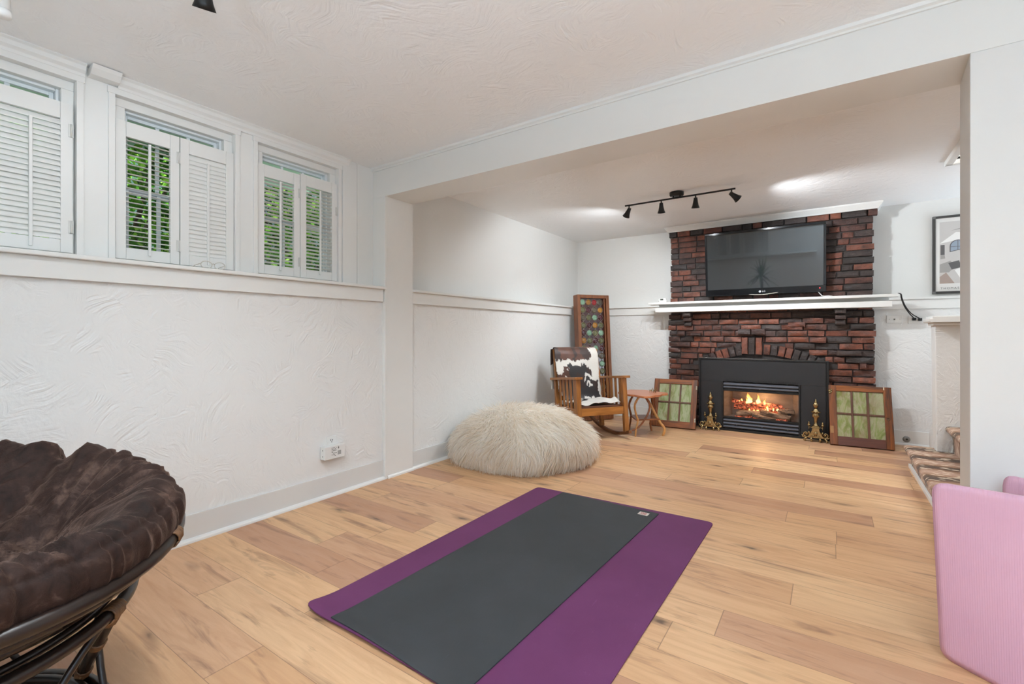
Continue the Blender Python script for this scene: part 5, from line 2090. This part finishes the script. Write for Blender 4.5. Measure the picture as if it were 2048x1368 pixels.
for i in range(NTH):
    th = 2 * PI * i / NTH
    for j, (r, z, w) in enumerate(prof):
        x, y = r * math.cos(th), r * math.sin(th)
        if w > 0:
            on_top = 1.0 if j >= 42 else (j - 22) / 20
            seam = 0.0
            for sa in SEAMS:
                dd = angd(th, sa) * max(r, 0.05)
                seam = max(seam, math.exp(-(dd / 0.040) ** 2) * min(1, max(0, (r - 0.16) / 0.14)))
            ds = [math.hypot(x - q[0], y - q[1]) for q in TXY]
            tuft = max(math.exp(-(q / 0.055) ** 2) for q in ds)
            # gathers fanning out from the nearest tuft
            ws = [1 / (q + 0.03) ** 5 for q in ds[:-1]]
            sw = sum(ws)
            rid = rid2 = 0.0
            for (qx, qy), q, wt in zip(TXY[:-1], ds, ws):
                wt /= sw
                if wt < 0.02: continue
                fa_ = math.atan2(y - qy, x - qx)
                n1 = mnoise.noise(Vector((math.cos(fa_) * 4.2 + qx * 50, math.sin(fa_) * 4.2 + qy * 50, q * 3)))
                n2 = mnoise.noise(Vector((math.cos(fa_) * 11 + qx * 50, math.sin(fa_) * 11, q * 6 + 3)))
                win = min(1, q / 0.09) * min(1, max(0, (0.60 - q) / 0.15))
                rid += wt * win * (1 - 2.0 * abs(n1))
                rid2 += wt * win * (1 - 2.0 * abs(n2))
            bulge = 0.024 * (rid - 0.45) + 0.013 * (rid2 - 0.4) + 0.016 * mnoise.noise(Vector((x * 5, y * 5, 1.7)))
            depth = bulge - 0.050 * seam - 0.055 * tuft
            if j < 48:
                a = -1.05 + 2.5 * (j - 22) / 25
                nx_, nz_ = math.cos(a), math.sin(a)
            else:
                nx_, nz_ = 0.25 * (r / 0.46), 1.0
            k = depth * (0.25 + 0.75 * on_top)
            r2 = r + nx_ * k
            z2 = z + nz_ * k
            if 22 <= j < 48:
                a = -1.05 + 2.5 * (j - 22) / 25
                g_ = 0.006 * math.exp(-((a - 0.80) / 0.07) ** 2)
                z2 -= g_
                r2 -= g_
                pk_ = mnoise.noise(Vector((th * 26, a * 0.8, 4.0)))
                r2 += 0.007 * pk_ * math.exp(-((a - 0.6) / 0.5) ** 2)
            r, z = r2, z2
            x, y = r * math.cos(th), r * math.sin(th)
        V.append(PM @ Vector((x, y, z)))
cu_ = MB()
F = grid_faces(NTH, npf, True)
cu_.add(V, F, 0, True)
cush = cu_.build('papasan_cushion', plush_material(), origin=tuple(PM @ Vector((0, 0, -0.25))))
bm = bmesh.new(); bm.from_mesh(cush.data)
bmesh.ops.remove_doubles(bm, verts=bm.verts, dist=0.0004)
bm.to_mesh(cush.data); bm.free()
tag(cush, 'thick dark brown plush cushion filling the papasan chair', 'cushion')
# ============================================================ carpeted stair and half wall
def stair_material():
    m = NT('antelope_stair_carpet')
    co = m.n('ShaderNodeTexCoord').outputs['Object']
    sx = m.n('ShaderNodeSeparateXYZ')
    m.t.links.new(co, sx.inputs[0])
    run = m.math('ADD', sx.outputs[0], sx.outputs[2])
    cb = m.n('ShaderNodeCombineXYZ')
    m.put(cb.inputs[0], run)
    m.put(cb.inputs[1], sx.outputs[1])
    wob = m.noise(cb.outputs[0], 5, 3)
    band = m.math('SINE', m.math('ADD', m.math('MULTIPLY', sx.outputs[1], 2 * PI / 0.30), m.math('MULTIPLY', wob, 2.5)))
    c = m.ramp(m.math('ADD', m.math('MULTIPLY', band, 0.5), 0.5), [(0.0, rgb(62, 38, 18)), (0.25, rgb(98, 64, 32)), (0.48, rgb(150, 108, 76)), (1.0, rgb(182, 146, 122))])
    mp = m.n('ShaderNodeMapping')
    m.t.links.new(cb.outputs[0], mp.inputs[0])
    mp.inputs['Scale'].default_value = (16, 50, 1)
    d = m.voro(mp.outputs[0], 1.0)
    sp = m.ramp(d, [(0.26, (1, 1, 1, 1)), (0.38, (0, 0, 0, 1))])
    c = m.mix(m.math('MULTIPLY', sp, 0.95), c, rgb(232, 212, 184))
    fz = m.noise(co, 240, 3)
    c = m.mix(m.math('MULTIPLY', fz, 0.3), c, rgb(80, 54, 34))
    m.bsdf(c, 0.9, 0.0, m.bump(fz, 0.6, 0.003), Sheen_Weight=0.2)
    return m.mat


M_stair = stair_material()
st = thing('carpeted_staircase', 'stair covered in brown antelope patterned carpet behind the pillar', 'staircase', (0.9, 3.8, 0))
for k in range(7):
    x0 = 0.511 + 0.235 * k
    zt = 0.18 + 0.20 * k
    zb_ = 0.03 if k == 0 else zt - 0.20
    xr_ = x0 + 0.045
    prof_ = [(xr_, zb_)]
    prof_ += [(xr_ - 0.004, zt - 0.06)]
    for a in np.linspace(-100, 90, 9):
        prof_.append((x0 + 0.024 + 0.024 * math.cos(R(180 - a) if False else R(180) - R(a)) , zt - 0.024 + 0.024 * math.sin(R(a))))
    prof_ += [(x0 + 0.35 if k < 6 else XR, zt), (x0 + 0.35 if k < 6 else XR, zb_)]
    y1 = 5.0 if k == 0 else 4.868
    if k == 0:
        m_ = MB().prism(prof_, YC1 + 0.002, 4.868, 'y')
        pr2 = [p for p in prof_[:-2]] + [(0.699, zt), (0.699, zb_)]
        m_.prism(pr2, 4.868, 5.0, 'y')
    else:
        m_ = MB().prism(prof_, YC1 + 0.002, y1, 'y')
    m_.build('carpeted_step', M_stair, st, 0.004)
MB().box(0.542, YC1 + 0.002, 0.0, 0.72, 4.866, 0.030).box(0.542, 4.866, 0.0, 0.698, 4.995, 0.030).build('white_base_board', M_trim, st, 0.002)
mb = MB().prism([(0.700, 0), (0.688, 1.165), (XR, 1.165), (XR, 0)], 4.870, 5.040, 'y')
struct('wall_half', mb, M_wall, 0.004)
mb = MB().box(0.672, 4.835, 1.160, XR, 5.075, 1.182)
mb.prism([(0.654, 1.182), (0.646, 1.192), (0.646, 1.214), (0.664, 1.214), (0.664, 1.232), (XR, 1.232), (XR, 1.182)], 4.800, 5.11, 'y')
struct('trim_9', mb, M_trim, 0.004)

# ============================================================ outlets and cords
o_ = thing('coax_wall_plate', 'white horizontal wall plate with one socket right of the chimney', 'wall plate', (0.541, YB, 1.238))
MB().box(0.479, YB - 0.007, 1.200, 0.603, YB - 0.0005, 1.276).build('plate', M_plastic_w, o_, 0.002)
MB().lathe([(0.006, 0), (0.006, 0.008), (0.002, 0.008)], 14, 0, Matrix.Translation((0.541, YB - 0.007, 1.238)) @ Matrix.Rotation(R(90), 4, 'X')).ball((0.500, YB - 0.007, 1.238), 0.003, 8, 6, 0, (1, .4, 1)).ball((0.583, YB - 0.007, 1.238), 0.003, 8, 6, 0, (1, .4, 1)).build('socket', M_dark, o_)
o_ = thing('outlet_plate', 'white outlet with two black plugs right of the chimney', 'outlet', (0.712, YB, 1.230))
MB().box(0.646, YB - 0.007, 1.192, 0.778, YB - 0.0005, 1.268).build('plate', M_plastic_w, o_, 0.002)
MB().box(0.672, YB - 0.009, 1.216, 0.750, YB - 0.007, 1.246).build('socket', M_plastic_w, o_, 0.001)
for i, (px_, pz_, s0) in enumerate(((0.688, 1.236, 0.0), (0.732, 1.232, 0.014))):
    cd = thing('power_cord', ('black power cord hanging to the left plug of the outlet', 'black power cord hanging to the right plug of the outlet')[i], 'cord', (px_, YB - 0.04, pz_))
    pts = [(0.546 + s0 * 0.3, 5.715, 1.4772), (0.566 + s0 * 0.3, 5.74, 1.470), (0.576 + s0 * 0.4, 5.78, 1.43), (0.606 + s0 * 0.6, 5.86, 1.36), (0.648 + s0, 5.90, 1.29), (px_ - 0.012, 5.915, 1.255 if i == 0 else 1.245), (px_, 5.935, pz_)]
    pv = [Vector(p) for p in pts]
    P_ = [pv[0] * 2 - pv[1]] + pv + [pv[-1] * 2 - pv[-2]]
    ou = []
    for q in range(1, len(P_) - 2):
        for k in range(6):
            t = k / 6
            a, b, c, d = P_[q - 1], P_[q], P_[q + 1], P_[q + 2]
            ou.append(0.5 * ((2 * b) + (c - a) * t + (2 * a - 5 * b + 4 * c - d) * t * t + (3 * b - a - 3 * c + d) * t ** 3))
    ou.append(pv[-1])
    MB().tube(ou, 0.0045, 8).build('cable', M_cable, cd)
    MB().box(px_ - 0.014, YB - 0.036, pz_ - 0.013, px_ + 0.014, YB - 0.0095, pz_ + 0.013).build('plug', M_cable, cd, 0.003)

o_ = thing('round_cable_socket', 'round metal cable socket low on the baseboard right of chimney', 'socket', (0.632, YB - 0.012, 0.060))
MB().lathe([(0.030, 0), (0.029, 0.003), (0.018, 0.005), (0.0, 0.005)], 24, 0, Matrix.Translation((0.632, YB - 0.0125, 0.060)) @ Matrix.Rotation(R(90), 4, 'X')).build('plate', plain('steel_disc', rgb(150, 150, 148), 0.35, 0.6), o_)
MB().lathe([(0.008, 0), (0.008, 0.004), (0.002, 0.004)], 14, 0, Matrix.Translation((0.634, YB - 0.0175, 0.060)) @ Matrix.Rotation(R(90), 4, 'X')).build('socket', M_dark, o_)

o_ = thing('wall_outlet', 'white wall outlet above the plug-in adapter box', 'outlet', (XW, 1.925, 0.36))
MB().box(XW + 0.0005, 1.889, 0.300, XW + 0.006, 1.962, 0.403).build('plate', M_plastic_w, o_, 0.002)
r_ = MB()
for zc in (0.375,):
    r_.box(XW + 0.006, 1.917, zc - 0.004, XW + 0.0075, 1.920, zc + 0.008)
    r_.box(XW + 0.006, 1.931, zc - 0.004, XW + 0.0075, 1.934, zc + 0.006)
    r_.lathe([(0.003, 0), (0.003, 0.0015)], 10, 0, Matrix.Translation((XW + 0.006, 1.9255, zc - 0.011)) @ Matrix.Rotation(R(90), 4, 'Y'))
r_.build('socket_slots', M_dark, o_)
ad = thing('plug_in_adapter', 'white box shaped plug-in adapter with printed label on left wall', 'adapter', (XW + 0.03, 1.915, 0.26))
MB().box(XW + 0.0065, 1.838, 0.262, XW + 0.060, 1.992, 0.347).build('body', M_plastic_w, ad, 0.003)
XA = XW + 0.0603
pr = MB()
ar_ = random.Random(3)
for k, zc in enumerate((0.335, 0.326, 0.317, 0.308, 0.300, 0.290, 0.281)):
    y = 1.888
    while y < 1.926:
        w = ar_.uniform(0.003, 0.010)
        if ar_.random() < 0.75: pr.box(XA, y, zc - 0.0018, XA + 0.0003, y + w, zc + 0.0018)
        y += w + 0.003
pr.box(XA, 1.939, 0.322, XA + 0.0003, 1.942, 0.340)
pr.box(XA, 1.936, 0.329, XA + 0.0003, 1.945, 0.334)
pr.build('printed_label', M_dark, ad, fix=False)
MB().box(XA, 1.934, 0.284, XA + 0.0003, 1.960, 0.311).build('grey_square', plain('grey_print', rgb(168, 168, 165), 0.5), ad, fix=False)
sl = MB()
for zc in (0.285, 0.325):
    sl.box(XW + 0.03, 1.8376, zc - 0.003, XW + 0.037, 1.8380, zc + 0.003)
sl.build('side_ports', M_dark, ad, fix=False)

# clear spectacles on the ledge
sp = thing('spectacles', 'pair of clear framed spectacles lying on the white window ledge', 'spectacles', (-2.80, 1.20, ZL))
M_clear = plain('clear_acetate', rgb(206, 200, 188), 0.15, var=0.02)
for s in (-1, 1):
    MB().tube([(-2.775 + 0.004 * math.cos(2 * PI * k / 24), 1.187 + s * 0.033 + 0.026 * math.cos(2 * PI * k / 24), ZL + 0.021 + 0.019 * math.sin(2 * PI * k / 24)) for k in range(24)], 0.0022, 8, True).build('lens_rim', M_clear, sp)
    MB().tube([(-2.775, 1.187 + s * 0.060, ZL + 0.026), (-2.85, 1.187 + s * 0.062, ZL + 0.020), (-2.885, 1.187 + s * 0.058, ZL + 0.004)], 0.002, 8).build('temple', M_clear, sp)
MB().tube([(-2.775, 1.180, ZL + 0.026), (-2.773, 1.187, ZL + 0.030), (-2.775, 1.194, ZL + 0.026)], 0.0022, 8).build('bridge', M_clear, sp)


# ============================================================ ceiling track lights
M_bulb = NT('lamp_bulb')
e_ = M_bulb.n('ShaderNodeEmission'); e_.inputs[0].default_value = (1, 0.95, 0.88, 1); e_.inputs[1].default_value = 14
M_bulb.surf(e_.outputs[0]); M_bulb = M_bulb.mat


def track(label, x0, x1, y, zc, heads, watts, cone, rod_y=0.0, can=True):
    cx = (x0 + x1) / 2
    root = thing('track_light', label, 'ceiling light', (cx, y, zc), group=None)
    zr = zc - 0.050
    MB().lathe([(0.001, 0.0), (0.062, 0.0), (0.062, -0.024), (0.058, -0.030), (0.001, -0.030)], 32, 0, Matrix.Translation((cx, y, zc - 0.001))).build('canopy', M_black, root)
    MB().tube([(cx - 0.03, y, zc - 0.031), (cx - 0.03, y, zr + 0.006)], 0.006, 8).tube([(cx + 0.03, y, zc - 0.031), (cx + 0.03, y, zr + 0.006)], 0.006, 8).build('canopy_post', M_black, root)
    MB().tube([(x0, y, zr), (x1, y, zr)], 0.0078, 10).build('track_bar', M_black, root)
    for (hx, aim, wmul, cang) in heads:
        aim = Vector(aim).normalized()
        hd_ = MB().tube([(hx, y, zr), (hx, y, zr - 0.042)], 0.006, 8).build('lamp_head', M_black, root)
        piv = Vector((hx, y, zr - 0.042))
        q = Vector((0, 0, -1)).rotation_difference(aim).to_matrix().to_4x4()
        Mh = Matrix.Translation(piv) @ q
        MB().lathe([(0.002, 0.016), (0.0155, 0.016), (0.0175, 0.0), (0.021, -0.024), (0.0265, -0.050), (0.0355, -0.074), (0.0335, -0.074), (0.024, -0.048), (0.018, -0.020), (0.002, -0.018)], 24, 0, Mh, cap=False).build('shade', M_black, hd_)
        MB().ball((0, 0, -0.052), 0.017, 14, 10, 0, (1, 1, 0.8), Mh).build('bulb', M_bulb, hd_)
        d = bpy.data.lights.new('spot_beam', 'SPOT')
        d.energy = watts * wmul
        d.color = (0.89, 0.95, 1.0)
        d.spot_size = R(cang)
        d.spot_blend = 0.45
        d.shadow_soft_size = 0.016
        lo2 = bpy.data.objects.new('spot_beam', d)
        COL.objects.link(lo2)
        lo2.parent = hd_
        inv = ROOTM[root.name].inverted()
        lo2.matrix_local = inv @ Mh @ Matrix.Translation((0, 0, -0.073))
    return root


# fireplace end: four heads, the last turned up towards the right
track('black ceiling track light with four cone heads before the fireplace', -1.640, -0.660, 4.375, CZ2,
      [(-1.600, (-0.62, 0.42, -0.85), 1.0, 160), (-1.290, (-0.10, 0.40, -0.95), 0.8, 145), (-0.985, (-0.05, 0.15, -1.0), 1.0, 140), (-0.690, (0.70, 0.56, -0.62), 1.8, 118)], 38, 150)
# front end: over the viewer, only the outermost head shows
track('black ceiling track light at the top edge above the mats', -1.785, -0.600, 0.715, CZ,
      [(-1.735, (-0.50, 0.20, -0.88), 0.62, 150), (-1.40, (0.1, 0.2, -1.0), 1.1, 140), (-1.02, (0.2, 0.3, -1.0), 0.9, 140), (-0.69, (-0.1, 0.3, -1.0), 0.7, 135)], 24, 155)

# ============================================================ framed poster
po = thing('framed_poster', 'dark framed art print on the back wall behind the pillar', 'poster', (1.10, YU, 1.478))
X0, X1, Z0, Z1 = 0.832, 1.372, 1.478, 2.224
f = MB()
fw = 0.022
f.box(X0, 6.012, Z0, X0 + fw, YU - 0.001, Z1).box(X1 - fw, 6.012, Z0, X1, YU - 0.001, Z1)
f.box(X0 + fw, 6.0125, Z0 + 0.0005, X1 - fw, YU - 0.001, Z0 + fw).box(X0 + fw, 6.0125, Z1 - fw, X1 - fw, YU - 0.001, Z1 - 0.0005)
f.build('frame', plain('graphite_frame', rgb(70, 70, 69), 0.4, 0.3), po, 0.001)
f = MB()
for (x, z) in ((X0, Z0), (X0, Z1 - fw), (X1 - fw, Z0), (X1 - fw, Z1 - fw)):
    f.box(x - 0.0005, 6.0112, z - 0.0005, x + fw + 0.0005, 6.0118, z + fw + 0.0005)
f.build('frame_corner', plain('grey_corner', rgb(120, 120, 118), 0.4, 0.4), po)
MB().box(X0 + fw, 6.024, Z0 + fw, X1 - fw, 6.030, Z1 - fw).build('paper', plain('poster_paper', rgb(226, 224, 220), 0.5, var=0.01), po)
yp = 6.0236


def flatp(mb, poly, k=0, m=0):
    mb.prism(poly, yp - 0.0003 * k - 0.0002, yp - 0.0003 * k, 'y', m)


A = MB()
pmats = [plain('print_' + n, c, 0.55, var=0.03) for n, c in (('light_grey', rgb(200, 196, 192)), ('mid_grey', rgb(160, 156, 152)), ('taupe', rgb(166, 148, 138)), ('charcoal', rgb(96, 94, 94)), ('blue_grey', rgb(150, 162, 176)), ('white', rgb(236, 234, 230)), ('olive', rgb(150, 146, 118)))]
flatp(A, [(0.884, 1.575), (1.320, 1.575), (1.320, 2.165), (0.884, 2.165)], 0, 0)
flatp(A, [(0.884, 1.960), (1.000, 2.060), (1.320, 2.010), (1.320, 1.830), (1.150, 1.960), (0.990, 1.980)], 1, 5)
flatp(A, [(0.960, 2.075), (1.060, 2.105), (1.060, 2.090)], 1, 1)
arch = [(0.955 + 0.058 * (1 + math.cos(a)) , 1.925 + 0.062 * math.sin(a)) for a in np.linspace(0, PI, 14)] + [(0.955, 1.872), (1.071, 1.900)]
flatp(A, arch, 2, 3)
arch2 = [(0.962 + 0.051 * (1 + math.cos(a)), 1.925 + 0.055 * math.sin(a)) for a in np.linspace(0, PI, 14)] + [(0.962, 1.880), (1.064, 1.904)]
flatp(A, arch2, 3, 4)
flatp(A, [(1.011, 1.888), (1.015, 1.889), (1.015, 1.980), (1.011, 1.980)], 4, 3)
flatp(A, [(0.962, 1.920), (1.064, 1.920), (1.064, 1.924), (0.962, 1.924)], 4, 3)
flatp(A, [(0.890, 1.850), (0.920, 1.850), (0.920, 1.945), (0.890, 1.945)], 2, 3)
flatp(A, [(0.890, 1.810), (0.924, 1.815), (0.920, 1.848), (0.890, 1.848)], 2, 1)
flatp(A, [(0.884, 1.575), (0.884, 1.640), (0.930, 1.680), (0.990, 1.575)], 2, 2)
flatp(A, [(0.884, 1.760), (0.960, 1.790), (1.000, 1.740), (0.950, 1.680), (0.884, 1.680)], 1, 1)
flatp(A, [(0.945, 1.770), (1.020, 1.790), (1.040, 1.725), (0.970, 1.705)], 3, 3)
flatp(A, [(0.990, 1.700), (1.320, 1.860), (1.320, 1.720), (1.040, 1.600)], 2, 5)
flatp(A, [(1.030, 1.575), (1.060, 1.640), (1.100, 1.575)], 3, 6)
flatp(A, [(1.120, 1.575), (1.200, 1.700), (1.320, 1.640), (1.320, 1.575)], 3, 1)
A.build('print', pmats, po)
cu = bpy.data.curves.new('lettering', 'FONT')
cu.body = 'THOMAS'
cu.size = 0.026
cu.space_character = 1.4
cu.align_x = 'LEFT'
cu.extrude = 0.0003
to = bpy.data.objects.new('lettering', cu)
COL.objects.link(to)
dg = bpy.context.evaluated_depsgraph_get()
tm = bpy.data.meshes.new_from_object(to.evaluated_get(dg))
Mt = Matrix.Translation((0.890, yp - 0.0004, 1.521)) @ Matrix.Rotation(R(90), 4, 'X')
tl_ = MB().add([Mt @ v.co for v in tm.vertices], [tuple(p.vertices) for p in tm.polygons])
bpy.data.objects.remove(to, do_unlink=True)
bpy.data.curves.remove(cu)
tl_.build('lettering', plain('print_ink', rgb(84, 82, 80), 0.5), po, fix=False)

# ============================================================ pipe stub, ceiling nail mark
pi_ = thing('ceiling_pipe', 'white pipe stub with collar hanging at the top left corner', 'pipe', (-2.06, 0.298, CZ))
MB().tube([(-2.06, 0.298, CZ - 0.0005), (-2.06, 0.298, 2.075)], 0.019, 18).build('pipe', M_trim, pi_)
MB().lathe([(0.0195, 2.075), (0.0215, 2.068), (0.0215, 2.055), (0.012, 2.050), (0.001, 2.050)], 20, 0, Matrix.Translation((-2.06, 0.298, 0))).build('collar', M_trim, pi_)

# ============================================================ plant mirrored in the television
pl_ = thing('potted_yucca', 'spiky potted plant mirrored in the television screen', 'plant', (-1.40, -1.80, 0))
MB().lathe([(0.001, 0.001), (0.13, 0.001), (0.17, 0.40), (0.18, 0.42), (0.165, 0.42), (0.15, 0.38), (0.001, 0.37)], 28, 0, Matrix.Translation((-1.40, -1.80, 0))).build('pot', plain('grey_pot', rgb(120, 116, 110), 0.6), pl_)
MB().tube([(-1.40, -1.80, 0.36), (-1.38, -1.79, 0.80), (-1.40, -1.80, 1.0)], [0.03, 0.026, 0.022], 10).build('trunk', M_bark, pl_)
lv = MB()
yr_ = random.Random(2)
for k in range(70):
    a = yr_.uniform(0, 2 * PI)
    el = yr_.uniform(-0.3, 1.45)
    Ln = yr_.uniform(0.35, 0.58)
    o = Vector((-1.40, -1.80, yr_.uniform(0.90, 1.02)))
    d = Vector((math.cos(a) * math.cos(el), math.sin(a) * math.cos(el), math.sin(el)))
    s = Vector((-math.sin(a), math.cos(a), 0))
    V = []
    for i in range(6):
        t = i / 5
        c = o + d * Ln * t + Vector((0, 0, -0.18 * t * t * math.cos(el)))
        w = 0.016 * (1 - t) ** 0.6 + 0.001
        V += [c - s * w, c + s * w]
    lv.att = yr_.random() * 0.35 + 0.01
    lv.add(V, [(2 * i, 2 * i + 1, 2 * i + 3, 2 * i + 2) for i in range(5)], 0, True)
lv.build('leaves', M_leaf, pl_, fix=False)
